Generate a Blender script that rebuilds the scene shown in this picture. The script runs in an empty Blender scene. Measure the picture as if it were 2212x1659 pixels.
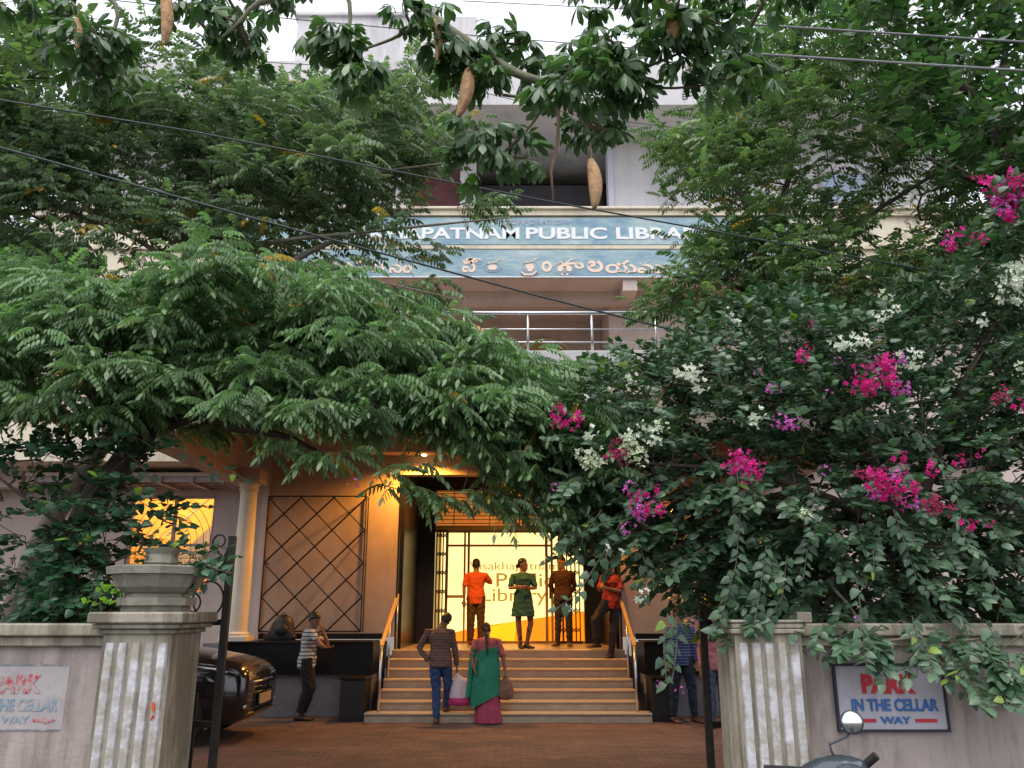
import bpy, math, random
import numpy as np
from mathutils import Vector, Matrix
random.seed(7); rng = np.random.default_rng(11)
SC = bpy.context.scene
R = math.radians

# ------------------------------------------------------------------ camera, sky, sun, exposure
PITCH = 15.5; FPX = 1766.0; EYE = 1.7
cam = bpy.data.cameras.new("camera"); cam.sensor_width = 36; cam.lens = 36 * FPX / 2212; cam.clip_end = 2000; cam.clip_start = 0.05
cam_o = bpy.data.objects.new("camera", cam); SC.collection.objects.link(cam_o)
cam_o.location = (0, 0, EYE); cam_o.rotation_euler = (R(90 + PITCH), 0, 0); SC.camera = cam_o

world = bpy.data.worlds.new("World"); SC.world = world; world.use_nodes = True
nt = world.node_tree; bg = nt.nodes["Background"]
SUN_EL, SUN_ROT = R(64), R(200)
sky = nt.nodes.new("ShaderNodeTexSky"); sky.sky_type = 'NISHITA'; sky.sun_disc = False
sky.sun_elevation = SUN_EL; sky.sun_rotation = SUN_ROT; sky.dust_density = 4.0; sky.air_density = 1.0
hsv = nt.nodes.new("ShaderNodeHueSaturation"); hsv.inputs['Saturation'].default_value = 0.30
mixw = nt.nodes.new("ShaderNodeMixRGB"); mixw.inputs[0].default_value = 0.8; mixw.inputs[2].default_value = (4.9, 5.05, 5.6, 1)
nt.links.new(sky.outputs[0], hsv.inputs['Color']); nt.links.new(hsv.outputs[0], mixw.inputs[1])
nt.links.new(mixw.outputs[0], bg.inputs[0]); bg.inputs[1].default_value = 0.14
sun = bpy.data.lights.new("sun", 'SUN'); sun.energy = 1.4; sun.angle = R(50); sun.color = (1, 0.96, 0.9)
sun_o = bpy.data.objects.new("sun", sun); SC.collection.objects.link(sun_o)
_sd = Vector((math.sin(SUN_ROT) * math.cos(SUN_EL), math.cos(SUN_ROT) * math.cos(SUN_EL), math.sin(SUN_EL)))
sun_o.rotation_euler = _sd.to_track_quat('Z', 'Y').to_euler()
SC.view_settings.view_transform = 'Standard'; SC.view_settings.look = 'None'; SC.view_settings.gamma = 1
SC.view_settings.exposure = 1.05; SC.view_settings.use_curve_mapping = False
SC.render.engine = 'CYCLES'; SC.cycles.use_denoising = True; SC.cycles.max_bounces = 7
SC.cycles.transparent_max_bounces = 8; SC.cycles.caustics_reflective = False; SC.cycles.caustics_refractive = False
SC.cycles.sample_clamp_indirect = 4.0

_cp, _sp = math.cos(R(PITCH)), math.sin(R(PITCH))
def P(px, py, Y):
    """point of the place seen at (px, py) of the 2212 x 1659 picture, Y metres in front of the camera"""
    u = (px - 1106) / FPX; v = (829.5 - py) / FPX
    dy = _cp - v * _sp; dz = _sp + v * _cp; t = Y / dy
    return Vector((u * t, Y, EYE + dz * t))
def S(px, py, Y, n=1):
    """metres spanned by n pixels there"""
    p = P(px, py, Y); return n * (p.y * _cp + (p.z - EYE) * _sp) / FPX
def visible(p, m=0):
    d = p[1] * _cp + (p[2] - EYE) * _sp
    if d < .2: return False
    x = 1106 + p[0] / d * FPX; y = 829.5 - (-p[1] * _sp + (p[2] - EYE) * _cp) / d * FPX
    return -m < x < 2212 + m and -m < y < 1659 + m

# ------------------------------------------------------------------ materials
def rgb(c): return (c[0], c[1], c[2], 1)
MATS = {}
def mat(name, col, rough=0.8, metal=0.0, var=0.25, scale=3.0, col2=None, bump=0.0, bscale=40, spec=0.4, dirt=None, dirt_amt=0.0, dirt_scale=1.2, coat=0.0, streak=False, thr=.48):
    if name in MATS: return MATS[name]
    m = bpy.data.materials.new(name); m.use_nodes = True; n = m.node_tree; b = n.nodes["Principled BSDF"]
    b.inputs['Roughness'].default_value = rough; b.inputs['Metallic'].default_value = metal
    b.inputs['Specular IOR Level'].default_value = spec; b.inputs['Coat Weight'].default_value = coat
    tc = n.nodes.new("ShaderNodeTexCoord"); no = n.nodes.new("ShaderNodeTexNoise"); no.inputs['Scale'].default_value = scale
    no.inputs['Detail'].default_value = 7; no.inputs['Roughness'].default_value = 0.65
    n.links.new(tc.outputs['Object'], no.inputs['Vector'])
    rp = n.nodes.new("ShaderNodeValToRGB"); rp.color_ramp.elements[0].position = .32; rp.color_ramp.elements[1].position = .68
    c2 = col2 or tuple(min(1, x * (1 + var)) for x in col)
    c1 = tuple(x * (1 - var) for x in col) if col2 is None else col
    rp.color_ramp.elements[0].color = rgb(c1); rp.color_ramp.elements[1].color = rgb(c2)
    n.links.new(no.outputs[0], rp.inputs[0]); out = rp.outputs[0]
    if dirt:
        mp = n.nodes.new("ShaderNodeMapping"); mp.inputs['Scale'].default_value = (1, 1, .18) if streak else (1, 1, 1)
        n.links.new(tc.outputs['Object'], mp.inputs[0])
        d = n.nodes.new("ShaderNodeTexNoise"); d.inputs['Scale'].default_value = dirt_scale; d.inputs['Detail'].default_value = 9; d.inputs['Roughness'].default_value = .7
        n.links.new(mp.outputs[0], d.inputs['Vector'])
        r2 = n.nodes.new("ShaderNodeValToRGB"); r2.color_ramp.elements[0].position = thr; r2.color_ramp.elements[1].position = thr + .15
        r2.color_ramp.elements[0].color = (0, 0, 0, 1); r2.color_ramp.elements[1].color = (dirt_amt,) * 3 + (1,)
        n.links.new(d.outputs[0], r2.inputs[0])
        mx = n.nodes.new("ShaderNodeMixRGB"); mx.inputs[2].default_value = rgb(dirt)
        n.links.new(r2.outputs[0], mx.inputs[0]); n.links.new(out, mx.inputs[1]); out = mx.outputs[0]
    n.links.new(out, b.inputs['Base Color'])
    if bump:
        bn = n.nodes.new("ShaderNodeTexNoise"); bn.inputs['Scale'].default_value = bscale; bn.inputs['Detail'].default_value = 4
        n.links.new(tc.outputs['Object'], bn.inputs['Vector'])
        bp = n.nodes.new("ShaderNodeBump"); bp.inputs['Strength'].default_value = bump; bp.inputs['Distance'].default_value = .01
        n.links.new(bn.outputs[0], bp.inputs['Height']); n.links.new(bp.outputs[0], b.inputs['Normal'])
    MATS[name] = m; return m
def emit(name, col, st, var=0.0, scale=1.5):
    m = bpy.data.materials.new(name); m.use_nodes = True; n = m.node_tree; b = n.nodes["Principled BSDF"]
    b.inputs['Base Color'].default_value = rgb(col); b.inputs['Roughness'].default_value = .5
    b.inputs['Emission Strength'].default_value = st
    tc = n.nodes.new("ShaderNodeTexCoord"); no = n.nodes.new("ShaderNodeTexNoise"); no.inputs['Scale'].default_value = scale
    n.links.new(tc.outputs['Object'], no.inputs[0])
    mx = n.nodes.new("ShaderNodeMixRGB"); mx.inputs[1].default_value = rgb(tuple(c * (1 - var) for c in col)); mx.inputs[2].default_value = rgb(col)
    n.links.new(no.outputs[0], mx.inputs[0]); n.links.new(mx.outputs[0], b.inputs['Emission Color']); return m
def leafmat(name, dark, light, extra=None, rough=.42, trans=.3, spec=.45):
    m = bpy.data.materials.new(name); m.use_nodes = True; n = m.node_tree; b = n.nodes["Principled BSDF"]
    at = n.nodes.new("ShaderNodeAttribute"); at.attribute_name = "v"
    rp = n.nodes.new("ShaderNodeValToRGB"); e = rp.color_ramp.elements
    e[0].position = 0; e[0].color = rgb(dark); e[1].position = .8; e[1].color = rgb(light)
    if extra: x = e.new(.985); x.color = rgb(light); x = e.new(.99); x.color = rgb(extra)
    n.links.new(at.outputs['Fac'], rp.inputs[0]); n.links.new(rp.outputs[0], b.inputs['Base Color'])
    b.inputs['Roughness'].default_value = rough; b.inputs['Specular IOR Level'].default_value = spec
    tr = n.nodes.new("ShaderNodeBsdfTranslucent"); mx = n.nodes.new("ShaderNodeMixShader"); mx.inputs[0].default_value = trans
    br = n.nodes.new("ShaderNodeMixRGB"); br.blend_type = 'MULTIPLY'; br.inputs[0].default_value = 1; br.inputs[2].default_value = (1.25, 1.6, .7, 1)
    n.links.new(rp.outputs[0], br.inputs[1]); n.links.new(br.outputs[0], tr.inputs[0])
    n.links.new(b.outputs[0], mx.inputs[1]); n.links.new(tr.outputs[0], mx.inputs[2])
    n.links.new(mx.outputs[0], n.nodes["Material Output"].inputs[0]); return m

M_PINK = mat("pink_plaster", (.54, .45, .41), var=.08, scale=1.5, dirt=(.30, .24, .23), dirt_amt=.35, streak=True, bump=.3)
M_OCHRE = mat("porch_plaster", (.46, .345, .265), var=.1, scale=2.5, dirt=(.33, .22, .17), dirt_amt=.4, streak=True, bump=.3)
M_GREYW = mat("grey_plaster", (.57, .56, .575), var=.08, scale=1.2, dirt=(.30, .29, .31), dirt_amt=.5, streak=True, bump=.2)
M_CREAM = mat("cream_paint", (.64, .58, .46), var=.08, scale=2, dirt=(.35, .28, .2), dirt_amt=.45, dirt_scale=2, streak=True, bump=.2)
M_DARKW = mat("upper_painted_shade", (.045, .042, .05), var=.15)  # near-black colour carries the shade inside the second floor opening
M_MAROON = mat("maroon_panel", (.10, .035, .035), var=.3)
M_GRAN = mat("black_granite", (.010, .009, .009), rough=.3, var=.3, scale=8, spec=.3)
M_BLACKP = mat("black_paint", (.014, .014, .016), rough=.5, var=.3)
M_IRON = mat("black_iron", (.02, .018, .018), rough=.55, metal=.3, var=.4, scale=12)
M_STEP = mat("marble_step", (.38, .31, .24), rough=.35, var=.14, scale=4, dirt=(.3, .2, .13), dirt_amt=.5, dirt_scale=3)
M_NOSE = mat("polished_nosing", (.50, .40, .28), rough=.3, var=.1, scale=6)
M_BRASS = mat("brass_rail", (.70, .48, .20), rough=.3, metal=.6, var=.1)
M_STEEL = mat("steel_tube", (.62, .62, .65), rough=.3, metal=.9, var=.08)
M_PLINTH = mat("grey_plinth", (.20, .19, .21), var=.15, scale=3, dirt=(.15, .12, .12), dirt_amt=.5, bump=.3)
M_OLIVE = mat("weathered_wall_paint", (.33, .30, .235), var=.14, scale=2.2, thr=.44, dirt=(.09, .075, .05), dirt_amt=.75, dirt_scale=3.2, streak=True, bump=.5, bscale=25)
M_WALLB = mat("boundary_plaster", (.33, .28, .26), var=.10, scale=2.0, thr=.46, dirt=(.12, .10, .09), dirt_amt=.6, dirt_scale=3.4, streak=True, bump=.5, bscale=25)
M_FLUTE = mat("pale_flute_paint", (.50, .50, .54), var=.2, scale=5, thr=.42, dirt=(.28, .25, .19), dirt_amt=.8, dirt_scale=6, bump=.6, bscale=30)
M_STONE = mat("mossy_stone", (.25, .24, .19), var=.2, scale=4, dirt=(.09, .09, .07), dirt_amt=.8, dirt_scale=3, bump=.6, bscale=30)
M_BARK = mat("dark_bark", (.07, .055, .045), rough=.9, var=.4, scale=14, bump=.9, bscale=50)
M_TWIG = mat("grey_twig", (.12, .105, .075), rough=.9, var=.3, scale=10)
M_GBARK = mat("green_grey_bark", (.15, .16, .10), rough=.85, var=.25, scale=10, dirt=(.1, .09, .06), dirt_amt=.7, dirt_scale=8, bump=.5)
M_BRNTW = mat("brown_stalk", (.22, .15, .11), rough=.9, var=.3, scale=20)
M_POD = mat("dry_pod", (.42, .255, .13), rough=.75, var=.25, scale=9, dirt=(.2, .11, .06), dirt_amt=.7, dirt_scale=14, bump=.7, bscale=60)
M_PAVER = mat("red_paver", (.125, .075, .06), rough=.85, var=.3, scale=2, dirt=(.07, .052, .045), dirt_amt=.85, dirt_scale=.8, bump=.5, bscale=60)
M_PAVERB = mat("paver_bed", (.10, .06, .048), rough=.95, var=.3, scale=8)
M_ASPH = mat("asphalt", (.05, .05, .052), rough=.9, var=.3, scale=6, bump=.6, bscale=90)
M_EARTH = mat("earth", (.12, .10, .075), rough=.95, var=.3, scale=1)
M_CARP = mat("car_black_paint", (.008, .008, .010), rough=.16, var=.1, coat=1.0, spec=.5)
M_CARG = mat("car_glass", (.01, .012, .016), rough=.05, var=.1, spec=.8)
M_CHROME = mat("chrome", (.75, .75, .78), rough=.12, metal=1, var=.05)
M_LAMPG = mat("headlamp_lens", (.45, .45, .5), rough=.1, var=.2, metal=.5, spec=.8)
M_TYRE = mat("tyre", (.015, .015, .015), rough=.85, var=.2)
M_PLATE = mat("number_plate_yellow", (.34, .28, .14), rough=.6, var=.05)
M_FRAMEP = mat("window_frame_grey", (.36, .31, .32), rough=.6, var=.1)
M_ALU = mat("door_frame_brown", (.34, .22, .09), rough=.45, metal=.3, var=.15)
M_GRAYBOX = mat("grey_plastic", (.30, .30, .36), rough=.6, var=.1)
M_CABLE = mat("cable", (.03, .038, .042), rough=.6, var=.2)
M_CABLEG = mat("grey_cable", (.20, .20, .22), rough=.6, var=.2)
M_PRED = mat("sign_red", (.42, .025, .03), rough=.5, var=.15, scale=8)
M_PBLUE = mat("sign_blue", (.03, .12, .34), rough=.5, var=.15, scale=8)
M_SIGNW = mat("sign_white_board", (.40, .39, .45), rough=.5, var=.06, scale=3, dirt=(.33, .29, .33), dirt_amt=.6, dirt_scale=6)
M_BROWN = mat("brown_wood_door", (.38, .17, .055), rough=.5, var=.2, scale=4)

# ------------------------------------------------------------------ mesh helpers
class MB:
    def __init__(s): s.v = []; s.f = []
    def add(s, vs, fs):
        o = len(s.v); s.v += [tuple(v) for v in vs]; s.f += [tuple(i + o for i in f) for f in fs]; return s
    def box(s, x0, x1, y0, y1, z0, z1, b=0.0):
        if b <= 0:
            return s.add([(x, y, z) for x in (x0, x1) for y in (y0, y1) for z in (z0, z1)],
                         [(0, 1, 3, 2), (4, 6, 7, 5), (0, 4, 5, 1), (2, 3, 7, 6), (0, 2, 6, 4), (1, 5, 7, 3)])
        vs = []; 
        for x, sx in ((x0, 1), (x1, -1)):
            for y, sy in ((y0, 1), (y1, -1)):
                for z, sz in ((z0, 1), (z1, -1)):
                    vs += [(x, y + sy * b, z + sz * b), (x + sx * b, y, z + sz * b), (x + sx * b, y + sy * b, z)]
        import itertools
        def i(a, c, d, k): return (a * 4 + c * 2 + d) * 3 + k
        fs = []
        fs += [(i(0,0,0,0), i(0,0,1,0), i(0,1,1,0), i(0,1,0,0)), (i(1,0,0,0), i(1,1,0,0), i(1,1,1,0), i(1,0,1,0))]
        fs += [(i(0,0,0,1), i(1,0,0,1), i(1,0,1,1), i(0,0,1,1)), (i(0,1,0,1), i(0,1,1,1), i(1,1,1,1), i(1,1,0,1))]
        fs += [(i(0,0,0,2), i(0,1,0,2), i(1,1,0,2), i(1,0,0,2)), (i(0,0,1,2), i(1,0,1,2), i(1,1,1,2), i(0,1,1,2))]
        for a in (0, 1):
            for c in (0, 1):
                fs.append((i(a,c,0,0), i(a,c,0,1), i(a,c,1,1), i(a,c,1,0)))
                fs.append((i(a,0,c,0), i(a,1,c,0), i(a,1,c,2), i(a,0,c,2)))
                fs.append((i(0,a,c,1), i(1,a,c,1), i(1,a,c,2), i(0,a,c,2)))
                for d in (0, 1): fs.append((i(a,c,d,0), i(a,c,d,1), i(a,c,d,2)))
        return s.add(vs, fs)
    def bar(s, a, b, w, h=None, up=(0, 0, 1)):
        a, b = Vector(a), Vector(b); h = h or w; d = (b - a).normalized(); u = Vector(up)
        if abs(d.dot(u)) > .95: u = Vector((0, 1, 0))
        r = d.cross(u).normalized() * w / 2; t = r.cross(d).normalized() * h / 2
        return s.add([a - r - t, a + r - t, a + r + t, a - r + t, b - r - t, b + r - t, b + r + t, b - r + t],
                     [(3, 2, 1, 0), (4, 5, 6, 7), (0, 1, 5, 4), (1, 2, 6, 5), (2, 3, 7, 6), (3, 0, 4, 7)])
    def tube(s, pts, rad, n=8, cap=True):
        pts = [Vector(p) for p in pts]; k = len(pts)
        if not hasattr(rad, '__len__'): rad = [rad] * k
        o = len(s.v); t0 = (pts[1] - pts[0]).normalized()
        ref = Vector((0, 0, 1)) if abs(t0.z) < .9 else Vector((1, 0, 0)); u = t0.cross(ref).normalized()
        for i, p in enumerate(pts):
            t = (pts[min(i + 1, k - 1)] - pts[max(i - 1, 0)])
            t = t.normalized() if t.length > 1e-9 else t0
            u = (u - t * u.dot(t)); u = u.normalized() if u.length > 1e-6 else t.orthogonal().normalized(); w = t.cross(u)
            for j in range(n):
                a = 2 * math.pi * j / n; s.v.append(tuple(p + (u * math.cos(a) + w * math.sin(a)) * rad[i]))
        for i in range(k - 1):
            for j in range(n):
                j2 = (j + 1) % n; s.f.append((o + i * n + j, o + i * n + j2, o + (i + 1) * n + j2, o + (i + 1) * n + j))
        if cap:
            s.f.append(tuple(o + j for j in reversed(range(n)))); s.f.append(tuple(o + (k - 1) * n + j for j in range(n)))
        return s
    def loft(s, rings, cap=True):
        o = len(s.v); n = len(rings[0])
        for r in rings: s.v += [tuple(p) for p in r]
        for i in range(len(rings) - 1):
            for j in range(n):
                j2 = (j + 1) % n; s.f.append((o + i * n + j, o + i * n + j2, o + (i + 1) * n + j2, o + (i + 1) * n + j))
        if cap:
            s.f.append(tuple(o + j for j in reversed(range(n)))); s.f.append(tuple(o + (len(rings) - 1) * n + j for j in range(n)))
        return s
    def lathe(s, prof, c=(0, 0, 0), n=20, rot=0.0):
        return s.loft([[(c[0] + r * math.cos(rot + 2 * math.pi * j / n), c[1] + r * math.sin(rot + 2 * math.pi * j / n), c[2] + z) for j in range(n)] for r, z in prof])
    def ell(s, c, r, n=12, m=8, rot=None):
        rings = []
        for i in range(m + 1):
            t = math.pi * i / m; q = max(math.sin(t), .02)
            ring = [Vector((r[0] * q * math.cos(2 * math.pi * j / n), r[1] * q * math.sin(2 * math.pi * j / n), -r[2] * math.cos(t))) for j in range(n)]
            if rot: ring = [rot @ p for p in ring]
            rings.append([p + Vector(c) for p in ring])
        return s.loft(rings)
    def prism(s, poly, y0, y1):
        """poly in x,z extruded along y"""
        n = len(poly); s.add([(x, y0, z) for x, z in poly] + [(x, y1, z) for x, z in poly],
                             [tuple(range(n)), tuple(reversed(range(n, 2 * n)))] + [(i, i + n, (i + 1) % n + n, (i + 1) % n) for i in range(n)]); return s
    def mesh(s, name, m, smooth=False):
        me = bpy.data.meshes.new(name); me.from_pydata(s.v, [], s.f); me.update()
        if m: me.materials.append(m)
        if smooth: me.polygons.foreach_set("use_smooth", [True] * len(me.polygons))
        return me
    def build(s, name, m, parent=None, smooth=False):
        return link(name, s.mesh(name, m, smooth), parent)
def link(name, data, parent=None):
    o = bpy.data.objects.new(name, data); SC.collection.objects.link(o)
    if parent is not None:
        o.parent = parent
        o.matrix_parent_inverse = wmat(parent).inverted()
    return o
def wmat(o):
    m = o.matrix_basis.copy()
    return wmat(o.parent) @ o.matrix_parent_inverse @ m if o.parent else m
def tag(o, label=None, cat=None, group=None, kind=None):
    if label: o['label'] = label
    if cat: o['category'] = cat
    if group: o['group'] = group
    if kind: o['kind'] = kind
    return o
def thing(name, loc, label, cat, group=None):
    o = bpy.data.objects.new(name, None); o.location = loc; SC.collection.objects.link(o); o.empty_display_size = .1
    return tag(o, label, cat, group)
def shade(o, ang=40):
    o.data.polygons.foreach_set("use_smooth", [True] * len(o.data.polygons))
    try: o.data.set_sharp_from_angle(angle=R(ang))
    except Exception: pass
    return o
def npmesh(name, V, F, m, v=None, smooth=False):
    """V (n,3) floats, F (k,c) ints"""
    me = bpy.data.meshes.new(name); me.vertices.add(len(V)); me.vertices.foreach_set("co", np.asarray(V, dtype=np.float32).ravel())
    c = F.shape[1]; me.loops.add(F.size); me.loops.foreach_set("vertex_index", F.ravel().astype(np.int32))
    me.polygons.add(len(F)); me.polygons.foreach_set("loop_start", np.arange(0, F.size, c, dtype=np.int32))
    me.update(calc_edges=True)
    if v is not None:
        a = me.attributes.new("v", 'FLOAT', 'POINT'); a.data.foreach_set("value", np.asarray(v, dtype=np.float32))
    if smooth: me.polygons.foreach_set("use_smooth", np.ones(len(F), dtype=bool))
    me.materials.append(m); return me

def text_mesh(body, size, offset=0.0, xs=1.0, depth=.004, spacing=1.0):
    c = bpy.data.curves.new("lettering", 'FONT'); c.body = body; c.size = size; c.offset = offset; c.extrude = depth; c.space_character = spacing
    o = bpy.data.objects.new("lettering_tmp", c); SC.collection.objects.link(o)
    dg = bpy.context.evaluated_depsgraph_get(); dg.update(); me = bpy.data.meshes.new_from_object(o.evaluated_get(dg))
    bpy.data.objects.remove(o); 
    n = len(me.vertices); co = np.empty(n * 3, dtype=np.float32); me.vertices.foreach_get("co", co); co = co.reshape(-1, 3)
    x, y, z = co[:, 0] * xs, co[:, 1].copy(), co[:, 2].copy()
    co2 = np.stack([x, -z, y], 1); me.vertices.foreach_set("co", co2.ravel()); me.update()
    return me, co2
def text_fit(body, x0, x1, zb, zt, Y, m, parent, offset=0.0, name="lettering", cap=None):
    """lettering standing in the plane Y, its box fitted to x0..x1, zb..zt"""
    me, co = text_mesh(body, 1.0, offset)
    mn, mx = co.min(0), co.max(0)
    co[:, 0] = (co[:, 0] - mn[0]) / (mx[0] - mn[0]) * (x1 - x0) + x0
    co[:, 2] = (co[:, 2] - mn[2]) / (mx[2] - mn[2]) * (zt - zb) + zb
    co[:, 1] = co[:, 1] + Y
    me.vertices.foreach_set("co", co.ravel().astype(np.float32)); me.update(); me.materials.clear(); me.materials.append(m)
    return link(name, me, parent)

# ------------------------------------------------------------------ the ground
MB().box(-300, 300, -200, 600, -.5, -.03).build("ground", M_EARTH)['kind'] = 'structure'
MB().box(-60, 60, -4, 5.6, -.4, -.004).build("road", M_ASPH)['kind'] = 'structure'
MB().box(-60, 60, 5.6, 6.75, -.4, .06).build("pavement", mat("concrete_pavement", (.28, .26, .24), var=.2, scale=3, bump=.5))['kind'] = 'structure'
MB().box(-12, 9, 6.75, 17.5, -.4, -.005).build("driveway", M_PAVERB)['kind'] = 'structure'
pv = MB(); yy = 7.5; row = 0
while yy < 14.5:
    xx = -6.2 + (row % 2) * .1
    while xx < 5.2:
        z = random.uniform(-.001, .0012); j = random.uniform(-.001, .001)
        x0, x1, y0, y1 = xx + .001, xx + .199, yy + .001 + j, yy + .099 + j
        o = len(pv.v)
        pv.v += [(x0, y0, -.009), (x1, y0, -.009), (x1, y1, -.009), (x0, y1, -.009), (x0 + .003, y0 + .003, z), (x1 - .003, y0 + .003, z), (x1 - .003, y1 - .003, z), (x0 + .003, y1 - .003, z)]
        pv.f += [(o + 4, o + 5, o + 6, o + 7), (o, o + 1, o + 5, o + 4), (o + 1, o + 2, o + 6, o + 5), (o + 2, o + 3, o + 7, o + 6), (o + 3, o, o + 4, o + 7)]
        xx += .2
    yy += .1; row += 1
tag(pv.build("paving_blocks", M_PAVER), "worn reddish brown paving blocks covering the library forecourt", "paving", kind="stuff")

# ------------------------------------------------------------------ the library building
CX = -.07
B = thing("library_building", (CX, 17, 0), "three storey pink and grey plastered library with a lamplit recessed entrance", "building")
def bx(name, m, *a, b=0.0, parent=B): return MB().box(*a, b=b).build(name, m, parent)
FY = 15.6
XL, XR = -4.62, 4.75
for x0, x1 in ((XL, -2.15), (2.02, XR)):
    bx("porch_wall", M_OCHRE, x0, x1, FY, FY + .25, 1.24, 4.9)
bx("lintel", M_OCHRE, -2.147, 2.017, FY, FY + .25, 4.22, 4.9)
# granite lined recess
for x0, x1 in ((-2.15, -2.06), (1.93, 2.02)): bx("granite_jamb", M_GRAN, x0, x1, FY + .253, 18.4, 1.0, 4.7)
bx("granite_jamb", M_GRAN, -2.147, -2.12, FY + .001, FY + .251, 1.0, 4.215)
bx("granite_jamb", M_GRAN, 1.99, 2.017, FY + .001, FY + .251, 1.0, 4.215)
for x0, x1 in ((-2.06, -1.70), (1.57, 1.93)): bx("granite_pier", M_GRAN, x0, x1, 18.38, 18.6, 1.0, 4.7)
bx("granite_header", M_GRAN, -1.70, 1.57, 18.38, 18.6, 4.31, 4.7)
bx("recess_ceiling", M_OCHRE, -2.15, 2.02, FY + .253, 18.6, 4.703, 4.9)
bx("landing", M_STEP, -2.12, 2.0, 15.64, 18.9, .90, 1.02)
bx("landing_core", M_PLINTH, -2.3, 2.2, 15.7, 18.9, 0, .895)
# transom grille over the door
bx("transom_beam", M_ALU, -1.70, 1.57, 18.40, 18.52, 3.43, 3.53)
tg = MB()
for i in range(9): z = 3.58 + i * .083; tg.tube([(-1.68, 18.42, z), (1.55, 18.42, z)], .008, 5)
for x in (-1.3, -.5, .3, 1.1): tg.tube([(x, 18.44, 3.53), (x, 18.44, 4.31)], .01, 5)
tag(tg.build("transom_grille", M_IRON, B), "thin black bars over an orange lit transom")
bx("transom_panel", emit("transom_painted_glow", (.80, .27, .05), .30, var=.5, scale=3), -2.1, 1.95, 18.66, 18.7, 3.50, 4.72)  # panel glows by itself in place of light from the hall
# inner room behind the glass
bx("foyer_floor", M_STEP, -2.4, 2.2, 18.9, 20.4, .9, 1.0)
bx("foyer_wall", M_CREAM, -2.4, 2.2, 20.0, 20.2, 1.0, 3.8)
bx("foyer_ceiling", M_CREAM, -2.4, 2.2, 18.72, 20.2, 3.55, 3.7)
for x in (-2.5, 2.2): bx("foyer_side_wall", M_CREAM, x, x + .1, 18.6, 20.2, 1.0, 3.7)
# glass doors
GL = bpy.data.materials.new("door_glass"); GL.use_nodes = True
_n = GL.node_tree; _g = _n.nodes["Principled BSDF"]; _g.inputs['Base Color'].default_value = (.9, .9, .85, 1); _g.inputs['Roughness'].default_value = .02
_t = _n.nodes.new("ShaderNodeBsdfTransparent"); _mx = _n.nodes.new("ShaderNodeMixShader"); _mx.inputs[0].default_value = .06
_n.links.new(_t.outputs[0], _mx.inputs[1]); _n.links.new(_g.outputs[0], _mx.inputs[2]); _n.links.new(_mx.outputs[0], _n.nodes["Material Output"].inputs[0])
def X18(px, Y=18.5): return P(px, 1270, Y).x
D = MB().box(-1.69, 1.56, 18.48, 18.54, 1.02, 1.07).build("glass_door", M_ALU, B)
MB().box(-1.69, 1.56, 18.48, 18.54, 3.38, 3.428).build("head_rail", M_ALU, D)
for a, b_ in ((962, 967), (1001, 1005), (1009, 1014), (1178, 1184), (1190, 1195), (1213, 1217)):
    MB().box(X18(a), X18(b_), 18.47, 18.55, 1.07, 3.38).build("mullion", M_ALU, D)
MB().box(X18(967), X18(1190), 18.475, 18.545, 3.075, 3.12).build("transom_bar", M_ALU, D)
MB().box(X18(967), X18(1001), 18.475, 18.545, 1.97, 2.03).build("mid_rail", M_ALU, D)
MB().box(X18(1186), X18(1190), 18.42, 18.46, 1.95, 2.3).build("handle", M_BLACKP, D)
for a, b_ in ((967, 1001), (1014, 1178), (1195, 1213)):
    MB().box(X18(a), X18(b_), 18.505, 18.512, 1.072, 3.376).build("pane", GL, D)
# folded collapsible gates at both sides of the door
for (a, b_, lab) in ((938, 966, "left"), (1203, 1256, "right")):
    g = thing("collapsible_gate", (X18((a + b_) / 2, 18.3), 18.3, 1.02), "black collapsible gate folded to the %s edge of the lit glass doorway" % lab, "gate")
    x0, x1 = X18(a, 18.3), X18(b_, 18.3); nb = 6 if lab == "right" else 4
    for i in range(nb):
        x = x0 + (x1 - x0) * (i + .5) / nb
        MB().box(x - .014, x + .014, 18.28, 18.31, 1.03, 3.42).build("bar", M_IRON, g)
    for k in range(6):
        z = 1.25 + k * .40
        for i in range(nb - 1):
            xa = x0 + (x1 - x0) * (i + .5) / nb; xb = x0 + (x1 - x0) * (i + 1.5) / nb
            MB().bar((xa, 18.27, z), (xb, 18.27, z + .1), .02, .012, (0, 1, 0)).bar((xa, 18.255, z + .1), (xb, 18.255, z), .02, .012, (0, 1, 0)).build("brace", M_IRON, g)
    for z in (1.05, 3.40): MB().box(x0, x1, 18.25, 18.33, z - .02, z + .02).build("runner", M_IRON, g)
# backlit wall panel
LB = thing("backlit_panel", (CX, 19.2, 1.02), "glowing cream wall panel lettered Public Library above an orange wave, behind the glass doors", "light panel")
M_GLOW = emit("panel_glow", (1.0, .76, .30), .95, var=.3, scale=1.1)
MB().box(-1.62, 1.72, 19.2, 19.3, 1.0, 3.50).build("panel", M_GLOW, LB)
def LP(px, py, Y=19.18): p = P(px, py, Y); return (p.x, p.z)
MB().prism([LP(953, 1393), LP(953, 1371), LP(1060, 1350), LP(1190, 1331), LP(1262, 1320), LP(1262, 1393)], 19.185, 19.198).build("wave", emit("wave_glow", (1.0, .22, .004), .72, var=.15), LB)
MB().prism([LP(1035, 1385, 19.17), LP(1035, 1358, 19.17), LP(1115, 1342, 19.17), LP(1112, 1385, 19.17)], 19.172, 19.183).build("wave_highlight", emit("wave_highlight_glow", (1.0, .46, .005), .72, var=.1), LB)
M_LBT = emit("panel_lettering", (.46, .30, .08), .36)
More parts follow.
